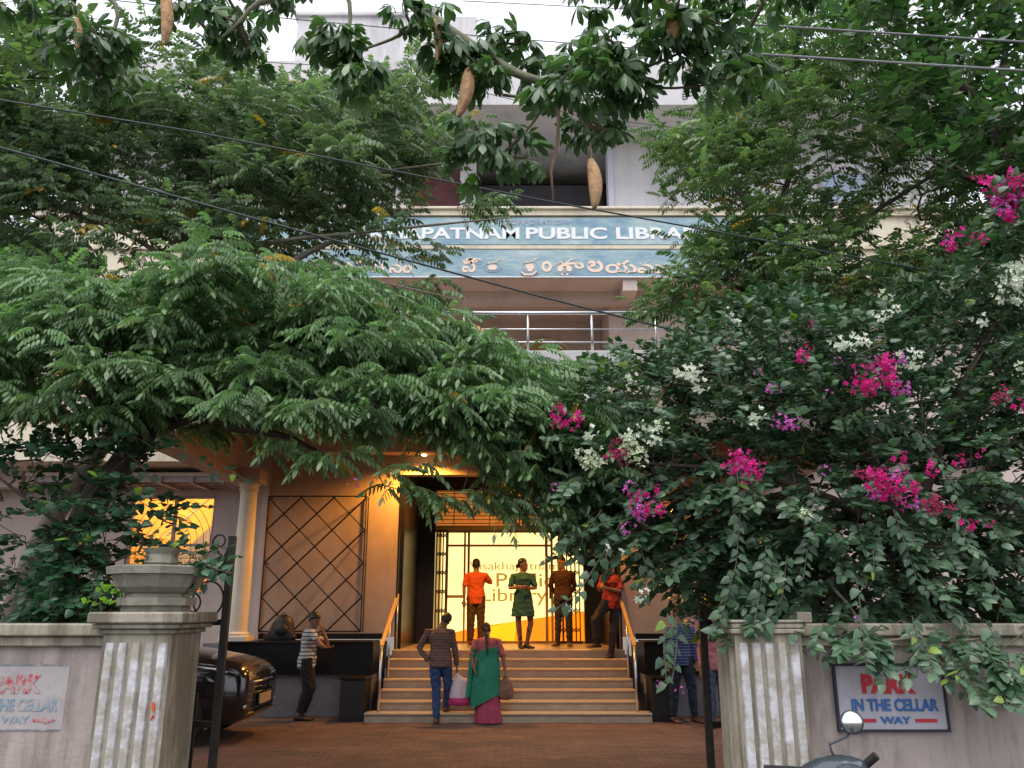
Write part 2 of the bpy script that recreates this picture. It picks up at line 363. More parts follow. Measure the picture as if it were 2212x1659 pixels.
for s, a, b_, yb, yt in (("Visakhapatnam", 1014, 1207, 1236, 1214), ("Public", 1072, 1196, 1268, 1238), ("Library", 1040, 1182, 1308, 1271)):
    text_fit(s, P(a, yb, 19.18).x, P(b_, yb, 19.18).x, P(a, yb, 19.18).z, P(a, yt, 19.18).z, 19.19, M_LBT, LB, offset=.006 if s[0] != 'V' else 0)

# porch: canopy roof, beams, columns
BY = 11.5
bx("canopy_slab", M_OCHRE, -5.35, 5.2, BY + .3, FY + .3, 4.903, 5.12)
bx("front_beam", M_CREAM, -5.35, 5.2, BY, BY + .297, 4.2, 5.05)
bx("front_moulding", M_CREAM, -5.42, 5.27, BY - .09, BY + .29, 5.053, 5.16, b=.01)
bx("front_moulding", M_CREAM, -5.38, 5.23, BY - .05, BY - .002, 4.72, 4.80)
bx("balcony_slab_edge", M_GREYW, -5.5, 5.35, BY - .14, BY + .3, 5.163, 5.36, b=.01)
for x in (-5.30, 4.85): bx("side_beam", M_OCHRE, x, x + .35, BY + .3, FY + .2, 4.0, 4.90)
bx("cross_beam", M_OCHRE, -4.95, 4.85, 15.0, 15.35, 4.55, 4.90)
def column(x, y, z0, z1):
    o = MB().lathe([(.17, z0 + .12), (.165, z0 + 1.0), (.145, z1 - .2)], (x, y, 0), 24).build("column", M_CREAM, B); shade(o)
    MB().box(x - .24, x + .24, y - .24, y + .24, z0, z0 + .10, b=.01).build("column_base", M_CREAM, B)
    MB().lathe([(.2, z0 + .10), (.21, z0 + .14), (.175, z0 + .17)], (x, y, 0), 24).build("column_torus", M_CREAM, B)
    MB().lathe([(.15, z1 - .2), (.18, z1 - .16), (.15, z1 - .12), (.2, z1 - .05)], (x, y, 0), 24).build("column_neck", M_CREAM, B)
    MB().box(x - .25, x + .25, y - .25, y + .25, z1 - .048, z1 + .2, b=.01).build("capital", M_OCHRE, B)
column(-4.78, 14.85, 1.18, 3.98); column(4.6, 14.85, 1.18, 3.98)
# porch ledge and plinth
for x0, x1 in ((-4.95, -2.36), (2.25, 5.0)):
    bx("plinth", M_PLINTH, x0 + .02, x1 - .02, 14.72, 16.2, -.01, .66)
    bx("granite_ledge", M_GRAN, x0, x1, 14.62, 16.2, .663, 1.16)
    bx("granite_ledge_top", M_GRAN, x0, x1, 14.56, 15.3, 1.163, 1.20, b=.006)
    bx("granite_skirting", M_GRAN, max(x0, XL), min(x1, XR), FY - .03, FY - .001, 1.203, 1.30)
bx("column_plinth", M_PLINTH, -5.25, -4.955, 14.55, 15.2, -.01, 1.17)
# side wall returns
bx("pilaster", M_PINK, XL - .12, XL - .003, FY - .06, FY + .4, 1.2, 4.9)

# left wing with the lit window
WY = 16.4
wx0, wx1, wz0, wz1 = -7.62, -5.92, 2.0, 3.93
bx("wing_wall", M_PINK, -14, wx0, WY, WY + .25, -.01, 7.6)
bx("wing_wall", M_PINK, wx1, -5.0, WY, WY + .25, -.01, 7.6)
bx("wing_wall", M_PINK, wx0 + .001, wx1 - .001, WY, WY + .25, -.01, wz0)
bx("wing_wall", M_PINK, wx0 + .001, wx1 - .001, WY, WY + .25, wz1, 7.6)
bx("wing_parapet", M_CREAM, -14, -5.36, 14.7, WY - .002, 4.32, 5.0)
bx("sunshade", M_PINK, -9.2, -5.4, 15.35, WY - .002, 4.15, 4.22)
for i in range(3): bx("sunshade_slat", M_FRAMEP, -9.2, -5.4, 15.4 + i * .33, 15.47 + i * .33, 4.05, 4.147)
for i in range(7): bx("sunshade_rib", M_FRAMEP, -9.1 + i * .6, -9.02 + i * .6, 15.35, WY - .003, 4.02, 4.146)
WN = bx("lit_window", M_FRAMEP, wx0, wx1, WY + .04, WY + .12, wz0 - .001, wz0 + .06)
tag(WN, "window glowing yellow with a curved grille")
MB().box(wx0, wx0 + .06, WY + .04, WY + .12, wz0 + .06, wz1).build("frame", M_FRAMEP, WN)
MB().box(wx1 - .06, wx1, WY + .04, WY + .12, wz0 + .06, wz1).build("frame", M_FRAMEP, WN)
MB().box(wx0 + .06, wx1 - .06, WY + .04, WY + .12, wz1 - .06, wz1).build("frame", M_FRAMEP, WN)
xm = P(377, 1100, WY).x
MB().box(xm - .03, xm + .03, WY + .045, WY + .115, wz0 + .06, wz1 - .06).build("mullion", M_FRAMEP, WN)
MB().box(wx0 + .06, xm - .03, WY + .045, WY + .115, 2.93, 2.98).build("transom_bar", M_FRAMEP, WN)
MB().box(xm + .03, wx1 - .06, WY + .045, WY + .115, 2.93, 2.98).build("transom_bar", M_FRAMEP, WN)
gr = MB()
for cx_, s in ((xm, 1), (xm, -1)):
    for r_ in (.25, .38, .51, .64, .77):
        gr.tube([(cx_ + s * r_ * math.cos(t * math.pi / 16), WY + .02, 2.98 + r_ * 1.15 * math.sin(t * math.pi / 16)) for t in range(9)], .006, 4)
for i in range(7): z = 2.1 + i * .12; gr.tube([(wx0, WY + .02, z), (wx1, WY + .02, z)], .006, 4)
for i in range(6): x = wx0 + .2 + i * .27; gr.tube([(x, WY + .015, 2.0), (x, WY + .015, 2.95)], .006, 4)
gr.build("window_grille", M_IRON, WN)
MB().box(wx0 + .06, wx1 - .06, WY + .08, WY + .084, wz0 + .06, wz1 - .06).build("pane", GL, WN)
M_YEL = mat("yellow_room_wall", (.72, .47, .16), var=.1, scale=2)
bx("stair_hall_wall", M_YEL, -8.6, -5.0, 18.6, 18.7, 0.0, 4.6)
bx("stair_hall_ceiling", M_YEL, -8.6, -5.0, WY + .26, 18.6, 4.5, 4.6)
bx("stair_hall_floor", M_YEL, -8.6, -5.0, WY + .26, 18.6, .9, 1.0)
for x in (-8.6, -5.1): bx("stair_hall_side", M_YEL, x, x + .1, WY + .26, 18.6, 1.0, 4.5)
st = MB(); 
for i in range(9):
    x = -6.95 + i * .2; st.box(x, x + .21, 17.2, 17.9, 2.28 + i * .2, 2.50 + i * .2)
st.bar((-7.1, 17.3, 2.35), (-5.2, 17.3, 4.25), .35, .10, (0, 1, 0)).bar((-7.2, 17.25, 3.2), (-5.2, 17.25, 5.1), .03, .05, (0, 1, 0))
st.build("indoor_stair_flight", M_GREYW, B)

# first floor wall, upper floor and parapet
UY = 15.75
bx("upper_wall", M_PINK, 1.98, 9.5, UY, UY + .3, 5.0, 7.93)
bx("upper_wall", M_PINK, -9.5, -4.2, UY, UY + .3, 5.0, 7.93)
bx("loggia_wall", M_PINK, -4.2, 1.98, 17.3, 17.5, 5.0, 7.93)
bx("loggia_ceiling", M_PINK, -9.5, 9.5, 14.83, 17.5, 7.932, 8.1)
bx("loggia_beam", M_PINK, -9.5, 9.5, UY - .3, UY - .003, 7.70, 7.931)
xb = P(1340, 620, 15.2).x
bx("loggia_cross_beam", M_PINK, xb, xb + .28, 14.83, UY - .303, 7.70, 7.93)
bx("loggia_floor", M_PLINTH, -9.5, 9.5, FY + .303, 17.3, 4.95, 5.1)
bx("loggia_side_wall", M_PINK, 1.985, 2.2, UY + .303, 17.5, 5.0, 7.93)
bx("loggia_side_wall", M_PINK, -4.4, -4.205, UY + .303, 17.5, 5.0, 7.93)
bx("wing_wall", M_PINK, 4.98, 15, WY, WY + .25, -.01, 7.93)
bx("upper_wall", M_PINK, -15, -9.503, UY, UY + .3, 4.0, 9.5)
bx("upper_wall", M_PINK, 9.503, 15, UY, UY + .3, 4.0, 9.5)
# arched brown window at the back of the loggia
ax0, ax1 = P(1110, 760, 17.25).x, P(1240, 760, 17.25).x; ac, aw = (ax0 + ax1) / 2, (ax1 - ax0) / 2; az = P(1170, 790, 17.25).z
AW = MB().prism([(ac + aw * 1.1 * math.cos(math.pi * i / 16), az + aw * .95 * math.sin(math.pi * i / 16)) for i in range(17)], 17.22, 17.297).build("arched_window", M_CREAM, B)
MB().prism([(ac + aw * math.cos(math.pi * i / 16), az + aw * .83 * math.sin(math.pi * i / 16)) for i in range(17)], 17.19, 17.218).build("panel", M_BROWN, AW)
bx("loggia_door", M_BROWN, ac - aw, ac + aw, 17.19, 17.297, 5.1, az - .02)
# junction box with pipe on the pillar
jb = thing("junction_box", P(1395, 680, UY), "grey cable box hanging from a conduit on the pillar beside the balcony", "junction box")
p = P(1395, 680, UY - .12)
MB().lathe([(.03, -.1), (.12, -.08), (.13, 0), (.12, .07), (.04, .1)], p, 12).build("box", M_GRAYBOX, jb)
MB().tube([p + Vector((0, 0, .08)), p + Vector((-.02, 0, .35)), p + Vector((-.05, 0, .42)), (p.x + 1.6, p.y, p.z + .44)], .018, 6).build("conduit", M_GRAYBOX, jb)
# band with the name boards
SY = 14.8
z600, z540, z528, z470, z450 = [P(1300, y, SY).z for y in (600, 540, 530, 470, 450)]
bx("name_band", M_CREAM, -9.5, 9.5, SY + .02, 15.2, z600 + .005, z450 - .06)
bx("band_moulding", M_CREAM, -9.55, 9.55, SY - .10, 15.25, z450 - .058, z450, b=.012)
bx("band_moulding", M_CREAM, -9.52, 9.52, SY - .05, SY + .018, z470 + .03, z450 - .06)
bx("band_moulding", M_CREAM, -9.52, 9.52, SY - .03, SY + .018, z540 + .01, z528 - .01, b=.005)
# second floor
bx("floor_ledge", M_GREYW, -9.5, 9.5, 15.2, 18.2, z450 - .1, z450 - .02)
x89, x132 = P(885, 400, 16.2).x, P(1325, 400, 16.2).x
ztop = P(1100, 226, 14.9).z; zpar = P(1100, 131, 14.9).z
bx("second_floor_wall", M_GREYW, x132, 9.5, 16.2, 16.5, z450 - .02, ztop)
bx("second_floor_wall", M_GREYW, -9.5, x89 - .001, 16.2, 16.5, z450 - .02, ztop)
bx("second_floor_pier", mat("pale_grey_jamb", (.52, .54, .60), var=.05), x132 - .12, x132 - .002, 16.15, 16.5, z450 - .018, ztop)
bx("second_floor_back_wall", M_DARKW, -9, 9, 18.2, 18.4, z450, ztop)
zo = P(1250, 320, 16.45).z
bx("inner_wall", M_GREYW, P(1030, 300, 16.45).x, x132 - .13, 16.45, 16.6, zo, ztop - .003)
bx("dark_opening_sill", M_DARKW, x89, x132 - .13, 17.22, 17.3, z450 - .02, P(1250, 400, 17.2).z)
bx("inner_pier", M_GREYW, P(1030, 300, 16.6).x - .35, P(1030, 300, 16.45).x - .003, 16.42, 16.62, z450 - .02, ztop - .003)
bx("maroon_shutter", M_MAROON, P(897, 350, 16.5).x, P(1004, 350, 16.5).x, 16.5, 16.6, z450 - .01, P(950, 290, 16.5).z)
bx("roof_slab", M_GREYW, -9.3, 9.3, 15.2, 18.6, ztop - .0, ztop + .2)
bx("roof_parapet", M_GREYW, -9.3, 9.3, 14.9, 15.197, ztop - .001, zpar)
for px0, px1, y0, y1 in ((1775, 1880, 372, 442), (560, 700, 400, 448)):
    a, b_ = P(px0, y1, 16.17), P(px1, y0, 16.17)
    w = MB().box(a.x, b_.x, 16.15, 16.198, a.z, b_.z).build("upper_window", M_FRAMEP, B)
    MB().box(a.x + .06, b_.x - .06, 16.14, 16.149, a.z + .06, b_.z - .06).build("pane", mat("pale_blue_glass", (.30, .38, .50), rough=.15, var=.1), w)
# stair tower on the roof
ta, tb = P(636, 131, 17.6), P(1030, 36, 17.6)
bx("roof_tower", M_GREYW, ta.x, tb.x, 17.6, 19.5, ztop + .2, tb.z)
bx("roof_tower_coping", M_GREYW, ta.x - .08, P(880, 36, 17.6).x, 17.52, 19.58, tb.z + .002, tb.z + .08)

# ------------------------------------------------------------------ name boards
def signmat():
    m = bpy.data.materials.new("faded_blue_board"); m.use_nodes = True; n = m.node_tree; b = n.nodes["Principled BSDF"]; b.inputs['Roughness'].default_value = .6
    tc = n.nodes.new("ShaderNodeTexCoord"); mp = n.nodes.new("ShaderNodeMapping"); mp.inputs['Scale'].default_value = (1.1, 1, 3.5); n.links.new(tc.outputs['Object'], mp.inputs[0])
    no = n.nodes.new("ShaderNodeTexNoise"); no.inputs['Scale'].default_value = 1.3; no.inputs['Detail'].default_value = 9; no.inputs['Roughness'].default_value = .75; n.links.new(mp.outputs[0], no.inputs[0])
    rp = n.nodes.new("ShaderNodeValToRGB"); e = rp.color_ramp.elements
    e[0].position = .38; e[0].color = (.15, .27, .38, 1); e[1].position = .52; e[1].color = (.26, .39, .44, 1); x = e.new(.62); x.color = (.37, .46, .48, 1); x = e.new(.75); x.color = (.5, .6, .72, 1)
    n.links.new(no.outputs[0], rp.inputs[0]); n.links.new(rp.outputs[0], b.inputs['Base Color']); return m
M_BOARD = signmat()
s1 = thing("name_board", (CX, SY, z528), "upper faded blue name board with the English library name in white capitals", "sign", "library name boards")
MB().box(P(520, 500, SY).x, P(1700, 500, SY).x, SY - .02, SY + .018, z528 + .01, z470 - .01).build("board", M_BOARD, s1)
M_LETW = mat("white_letters", (.74, .76, .80), rough=.5, var=.04)
ya, yb_ = P(1300, 516, SY - .03).z, P(1300, 491, SY - .03).z
text_fit("VISAKHAPATNAM", P(690, 500, SY - .03).x, P(1122, 500, SY - .03).x, ya, yb_, SY - .025, M_LETW, s1, offset=.027)
text_fit("PUBLIC", P(1136, 500, SY - .03).x, P(1311, 500, SY - .03).x, ya, yb_, SY - .025, M_LETW, s1, offset=.027)
text_fit("LIBRARY", P(1331, 500, SY - .03).x, P(1545, 500, SY - .03).x, ya, yb_, SY - .025, M_LETW, s1, offset=.027)
text_fit("CORPORATION", P(1090, 480, SY - .03).x, P(1228, 480, SY - .03).x, P(1200, 487, SY).z, P(1200, 477, SY).z, SY - .024, mat("faded_violet_letters", (.33, .33, .45), var=.2), s1)
s2 = thing("name_board", (CX, SY, z600), "lower faded blue name board with the library name in peach Telugu script", "sign", "library name boards")
MB().box(P(575, 560, SY).x, P(1700, 560, SY).x, SY - .02, SY + .018, z600 + .02, z540).build("board", M_BOARD, s2)
MB().box(P(575, 560, SY).x, P(1700, 560, SY).x, SY - .03, SY + .018, z600 - .0, z600 + .018).build("lower_edge", M_LETW, s2)
M_LETP = mat("peach_letters", (.78, .60, .50), rough=.5, var=.05)
def tel(s, a, b_, y0, y1, off=.022):
    text_fit(s, P(a, 580, SY - .03).x, P(b_, 580, SY - .03).x, P(1300, y1, SY - .03).z, P(1300, y0, SY - .03).z, SY - .025, M_LETP, s2, offset=off)
tel("విశాఖపట", 660, 830, 556, 592); tel("నం", 840, 890, 564, 590); tel("పౌ", 998, 1040, 556, 588); tel("ర", 1046, 1082, 560, 588)
tel("గ", 1128, 1163, 558, 586, .02); tel("ం", 1170, 1192, 564, 587); tel("థా", 1197, 1262, 558, 596, .012); tel("ల", 1268, 1303, 562, 588, .03); tel("యము", 1308, 1450, 562, 590, .025)
q = [P(x, y, SY - .035) for x, y in ((1160, 586), (1150, 594), (1133, 594), (1126, 588))]
MB().tube(q, .022, 8).build("lettering", M_LETP, s2)

# ------------------------------------------------------------------ balcony railing
zr = P(1200, 676, BY).z
xl, xr = P(882, 680, BY).x, P(1520, 680, BY).x
xl = -4.4; 
rl = thing("balcony_railing", (CX, BY, 5.36), "polished steel railing along the first floor balcony edge", "railing")
MB().tube([(xl, BY, zr), (4.4, BY, zr)], .027, 10).build("top_rail", M_STEEL, rl, True)
for y in (711, 739, 764): z = P(1200, y, BY).z; MB().tube([(xl, BY, z), (4.4, BY, z)], .011, 8).build("rail", M_STEEL, rl, True)
dx = P(1278, 700, BY).x - P(1140, 700, BY).x
x = P(1140, 700, BY).x - dx * 4
while x < 4.4:
    if x > xl: MB().tube([(x, BY, 5.36), (x, BY, zr)], .02, 8).build("post", M_STEEL, rl, True)
    x += dx

# ------------------------------------------------------------------ entrance steps and handrails
ST = thing("entrance_steps", (CX, 13.9, 0), "broad flight of lamplit marble steps up to the doorway", "steps")
ris = 1.02 / 7
for k in range(7):
    y0 = 13.8 + k * .3; w0, w1 = (-2.33, 2.21) if k == 0 else (-2.18, 2.05)
    z = ris * (k + 1); y1 = y0 + .3 if k < 6 else 15.615
    o = MB().box(w0, w1, y0 + .02, y1 + .02, z - ris + (.0 if k else -.01), z - .03).build("step", M_STEP, ST)
    MB().box(w0, w1, y0 - .01, y1 + (.018 if k < 6 else 0.0), z - .0295, z, b=.005).build("nosing", M_NOSE, o)
for s_, xa, lab in ((-1, -2.13, "brass topped handrail up the left side of the steps"), (1, 2.0, "brass topped handrail up the right side of the steps")):
    h = thing("stair_handrail", (xa, 14.2, 0), lab, "handrail", "handrails of the entrance steps")
    a, b_ = Vector((xa, 14.0, 1.14)), Vector((xa, 15.75, 1.98))
    MB().bar(a, b_, .055, .05).build("rail", M_BRASS, h)
    MB().tube([a, (xa, 13.95, ris)], .022, 8).build("post", M_STEEL, h, True)
    MB().tube([(xa, 14.85, ris * 4), a.lerp(b_, .48)], .02, 8).build("post", M_STEEL, h, True)
    MB().tube([(xa, 15.72, 1.02), (xa, 15.72, 1.95)], .022, 8).build("post", M_STEEL, h, True)

# ------------------------------------------------------------------ wall lattice
LT = thing("wall_lattice", (-3.4, 15.35, 1.35), "black iron diamond lattice standing off the ochre porch wall", "lattice")
LYY = 15.33
a0, a1 = P(575, 1072, LYY), P(788, 1072, LYY); lx0, lx1 = P(571, 1200, LYY).x, P(786, 1200, LYY).x; lz1 = a0.z; lz0 = P(600, 1364, LYY).z
for A, C_ in (((lx0, lz0), (lx1, lz0)), ((lx0, lz1), (lx1, lz1)), ((lx0, lz0), (lx0, lz1)), ((lx1, lz0), (lx1, lz1))):
    MB().tube([(A[0], LYY, A[1]), (C_[0], LYY, C_[1])], .014, 6).build("frame_bar", M_IRON, LT)
W_, H_ = lx1 - lx0, lz1 - lz0
def clip_diag(c, s):
    # line x + s*z = c inside the unit rectangle W_ x H_
    pts = []
    for z in (0, H_):
        x = c - s * z
        if -1e-6 <= x <= W_ + 1e-6: pts.append((x, z))
    for x in (0, W_):
        z = (c - x) / s
        if -1e-6 <= z <= H_ + 1e-6: pts.append((x, z))
    pts = sorted(set((round(a, 4), round(b, 4)) for a, b in pts)); return (pts[0], pts[-1]) if len(pts) > 1 else None
stp = W_ / 3; sl = stp / (H_ / 4.05)
for k in range(-6, 9):
    for s, yo in ((sl, .012), (-sl, -.012)):
        e_ = clip_diag(k * stp + (.0 if s > 0 else 0), s)
        if e_ and abs(e_[0][0] - e_[1][0]) > .05:
            MB().tube([(lx0 + e_[0][0], LYY + yo, lz0 + e_[0][1]), (lx0 + e_[1][0], LYY + yo, lz0 + e_[1][1])], .012 if s > 0 else .016, 6).build("bar", M_IRON, LT)
sr = MB().tube([(lx1, 15.56, lz0), (lx1, 15.56, lz1)], .012, 6); sr.build("frame_bar", M_IRON, LT)
for k in range(5): z = lz0 + H_ * k / 4; MB().tube([(lx1, LYY, z), (lx1, 15.6, z)], .01, 6).build("bracket", M_IRON, LT)
for k in range(3): z = lz0 + H_ * k / 2; MB().tube([(lx0, LYY, z), (lx0, 15.6, z)], .01, 6).build("bracket", M_IRON, LT)

# ------------------------------------------------------------------ porch lamps
M_BULB = emit("lamp_glass_glow", (1.0, .62, .22), 30)
def porch_lamp(x, lab, pw):
    l = thing("porch_lamp", (x, 15.45, 4.62), lab, "lamp", "porch lamps")
    MB().lathe([(.05, 0), (.09, -.05), (.12, -.12), (.125, -.13)], (x, 15.3, 4.72), 16).build("lamp_shade", M_IRON, l)
    MB().ell((x, 15.3, 4.57), (.05, .05, .05), 10, 6).build("bulb", M_BULB, l)
    MB().tube([(x, 15.6, 4.72), (x, 15.45, 4.78), (x, 15.3, 4.71)], .015, 6).build("arm", M_IRON, l)
    d = bpy.data.lights.new("porch_lamp_light", 'SPOT'); d.energy = pw; d.color = (1.0, .42, .06); d.shadow_soft_size = .06; d.spot_size = R(165); d.spot_blend = .5
    o = bpy.data.objects.new("porch_lamp_light", d); o.location = (x, 15.2, 4.50); o.rotation_euler = (R(-8), 0, 0); SC.collection.objects.link(o); o.parent = l; o.matrix_parent_inverse = Matrix.Translation(l.location).inverted()
porch_lamp(P(918, 975, 15.4).x, "small glowing lamp over the left side of the dark doorway", 300)
porch_lamp(1.45, "small glowing lamp over the right side of the dark doorway, behind the leaves", 200)
hl = thing("hall_lamp", (-7.0, 17.6, 4.4), "warm lamp lighting the stair hall behind the yellow window", "lamp")
MB().ell((-7.4, 17.0, 4.42), (.09, .09, .05), 12, 6).build("lamp_globe", M_BULB, hl)
d = bpy.data.lights.new("hall_light", 'POINT'); d.energy = 85; d.color = (1, .66, .25); d.shadow_soft_size = .1
o = bpy.data.objects.new("hall_light", d); o.location = (-7.4, 17.0, 4.25); SC.collection.objects.link(o)
d = bpy.data.lights.new("added_recess_fill", 'POINT'); d.energy = 9; d.color = (1, .5, .12); d.shadow_soft_size = .15  # added fill light for the recess and the figures on the landing
o = bpy.data.objects.new("added_recess_fill", d); o.location = (0, 17.6, 4.45); SC.collection.objects.link(o)
fl = thing("added_fill_lamp", (0, 17.6, 4.7), "small round orange fill lamp added out of sight under the recess ceiling", "lamp")  # added fixture to go with the fill light, hidden behind the lintel
MB().lathe([(.12, 0), (.13, -.05), (.10, -.09)], (0, 17.6, 4.70), 16).build("lamp_globe", emit("added_lamp_glow", (1, .45, .1), 6), fl)

# black boxes beside the steps
for x0, x1, lab in ((P(738, 1500, 14.1).x, -2.36, "black square box standing left of the steps"), (2.24, P(1452, 1500, 14.1).x, "black square box standing right of the steps")):
    t = thing("black_box", ((x0 + x1) / 2, 14.2, 0), lab, "box", "black boxes beside the steps")
    MB().box(x0, x1, 13.95, 14.50, 0.0, .62, b=.01).build("body", M_BLACKP, t)
    MB().box(x0 - .01, x1 + .01, 13.94, 14.51, .623, .66, b=.008).build("lid", M_GRAN, t)

# ------------------------------------------------------------------ boundary wall, pillars, urn
PY = 6.8; GND = .06
def boundary(x0, x1, lab, inner):
    w = thing("boundary_wall", ((x0 + x1) / 2, PY + .25, GND), lab, "wall")
    MB().box(x0, x1, PY + .12, PY + .35, -.02, 1.42).build("wall_panel", M_WALLB, w)
    MB().box(x0, x1, PY + .08, PY + .39, 1.423, 1.50, b=.01).build("coping", M_OLIVE, w)
    MB().box(x0, x1, PY + .04, PY + .43, 1.503, 1.60, b=.012).build("coping", M_OLIVE, w)
    a, b_ = (x1 - .12, x1) if inner > 0 else (x0, x0 + .12)
    MB().box(a, b_, PY + .06, PY + .40, 1.603, 1.69, b=.01).build("coping_step", M_OLIVE, w)
    return w
boundary(-9.5, -3.255, "pink boundary wall with stepped coping left of the gate", 1)
boundary(2.303, 9.5, "pink boundary wall under the bougainvillea right of the gate", -1)
def pillar(x0, x1, lab, side):
    t = thing("gate_pillar", ((x0 + x1) / 2, PY + .3, 0), lab, "pillar", "fluted gate pillars")
    MB().box(x0, x1, PY, PY + .62, -.02, 1.52).build("shaft", M_OLIVE, t)
    w = x1 - x0; fw = w * .140; gap = w * .050; s0 = x0 + w * .05
    for i in range(5):
        a = s0 + i * (fw + gap)
        prof = [(0, .0), (.12, .022), (.5, .03), (.88, .022), (1, .0)]
        rings = [[(a + fw * u, PY - d, z) for u, d in prof] + [(a + fw, PY + .01, z), (a, PY + .01, z)] for z in (.02, .5, 1.0, 1.40, 1.455)]
        rings[-1] = [((x - a - fw / 2) * .92 + a + fw / 2, (y - PY) * .5 + PY, z) for x, y, z in rings[-1]]
        shade(MB().loft(rings).build("flute", M_FLUTE, t))
    if side > 0:   # narrow flutes on the inner face of the right pillar
        for i in range(4):
            a = PY + .07 + i * .13
            MB().tube([(x0, a + .04, .05), (x0, a + .04, 1.42)], .03, 8).build("flute", M_OLIVE, t)
    MB().box(x0 - .03, x1 + .03, PY - .03, PY + .65, 1.523, 1.56, b=.008).build("moulding", M_OLIVE, t)
    k = .3 if side > 0 else 1; hh = .06 if side > 0 else 0
    MB().box(x0 - .07 * k, x1 + .07 * k, PY - .07 * k, PY + .62 + .07 * k, 1.563, 1.60, b=.008).build("moulding", M_OLIVE, t)
    MB().box(x0 - .10 * k, x1 + .10 * k, PY - .10 * k, PY + .62 + .10 * k, 1.603, 1.69 - hh, b=.012).build("cap", M_OLIVE, t)
    return t
pillar(-3.25, -2.70, "cream fluted gate pillar carrying a stone urn, left of the gateway", -1)
pillar(1.77, 2.30, "cream fluted gate pillar half hidden by hanging bougainvillea, right of the gateway", 1)
ur = thing("stone_urn", (-2.98, PY + .3, 1.69), "mossy octagonal stone planter on top of the left gate pillar", "planter")
def octo(prof, m, nm):
    o = MB().lathe([(r, z) for r, z in prof], (-2.98, PY + .3, 1.69), 8, math.pi / 8).build(nm, m, ur)
octo([(.27, .002), (.27, .05)], M_STONE, "foot"); octo([(.31, .052), (.31, .115)], M_STONE, "foot"); octo([(.26, .117), (.25, .15)], M_STONE, "neck")
octo([(.27, .152), (.33, .20), (.36, .27), (.37, .30)], M_STONE, "bowl"); octo([(.41, .302), (.42, .36), (.38, .37)], M_STONE, "rim")
MB().lathe([(.10, .37), (.14, .40), (.13, .47), (.17, .52), (.05, .53)], (-2.98, PY + .3, 1.69), 10).build("pot", M_STONE, ur)
rg = MB().tube([P(331, y, PY - .04) for y in (1515, 1535)], [.006, .016], 6); q = P(331, 1545, PY - .04)
rg.tube([q, q + Vector((-.02, 0, -.04))], [.012, .004], 5)
tag(rg.build("cloth_scrap", mat("orange_red_cloth", (.6, .08, .02), var=.2)), "small orange red rag tied to the left gate pillar", "rag")

# wall signs
def sign_board(px0, px1, py0, py1, name, lab, painted):
    Yb = PY + .12; a, b_ = P(px0, py1, Yb), P(px1, py0, Yb)
    t = thing(name, ((a.x + b_.x) / 2, Yb, a.z), lab, "sign", "cellar parking signs")
    W, H = b_.x - a.x, b_.z - a.z; Yf = Yb - (.003 if painted else .03)
    if not painted:
        MB().box(a.x, b_.x, Yb - .025, Yb - .002, a.z, b_.z).build("board", M_SIGNW, t)
        fm = mat("dark_frame", (.02, .02, .03), rough=.5)
        for q in ((a.x - .012, b_.x + .012, a.z - .012, a.z + .008), (a.x - .012, b_.x + .012, b_.z - .008, b_.z + .012)): MB().box(q[0], q[1], Yb - .035, Yb - .001, q[2], q[3]).build("frame", fm, t)
        for q in ((a.x - .012, a.x + .008), (b_.x - .008, b_.x + .012)): MB().box(q[0], q[1], Yb - .034, Yb - .001, a.z + .009, b_.z - .009).build("frame", fm, t)
        mr, mb_ = M_PRED, M_PBLUE
    else:
        MB().box(a.x, b_.x, Yb - .003, Yb - .0005, a.z, b_.z).build("painted_ground", mat("flaking_white_paint", (.35, .32, .32), var=.1, scale=3, dirt=(.27, .25, .28), dirt_amt=.8, dirt_scale=5), t)
        lm = mat("faded_line", (.15, .17, .2), dirt=(.34, .3, .29), dirt_amt=1, dirt_scale=8)
        for z in (a.z, b_.z): MB().box(a.x, b_.x - .02, Yb - .005, Yb - .0032, z - .006, z + .006).build("border_line", lm, t)
        mr = mat("flaked_red", (.40, .05, .07), thr=.40, dirt=(.34, .305, .30), dirt_amt=.95, dirt_scale=16, var=.2)
        mb_ = mat("flaked_blue", (.16, .25, .33), thr=.42, dirt=(.34, .305, .30), dirt_amt=.85, dirt_scale=18, var=.2)
    def t_(s, u0, u1, v0, v1, m, off=.03): text_fit(s, a.x + W * u0, a.x + W * u1, a.z + H * v0, a.z + H * v1, Yf, m, t, offset=off)
    t_("PARK", .24, .74, .56, .86, mr, .05); t_("IN THE CELLAR", .13, .93, .29, .48, mb_, .03); t_("WAY", .38, .66, .10, .21, mb_, .03)
    def rect(u0, u1, v0, v1): MB().box(a.x + W * u0, a.x + W * u1, Yf - .004, Yf + .002, a.z + H * v0, a.z + H * v1).build("arrow_bar", mr, t)
    rect(.15, .34, .125, .175); rect(.70, .90 if not painted else .82, .125, .175)
    if painted:
        MB().prism([(a.x + W * .82, a.z + H * .09), (a.x + W * .93, a.z + H * .15), (a.x + W * .82, a.z + H * .21)], Yf - .004, Yf + .002).build("arrow_head", mr, t)
sign_board(1812, 2028, 1436, 1577, "parking_sign", "white framed board reading PARK in red on the right boundary wall", False)
sign_board(-82, 152, 1437, 1577, "painted_sign", "flaking painted PARK lettering on the left boundary wall", True)

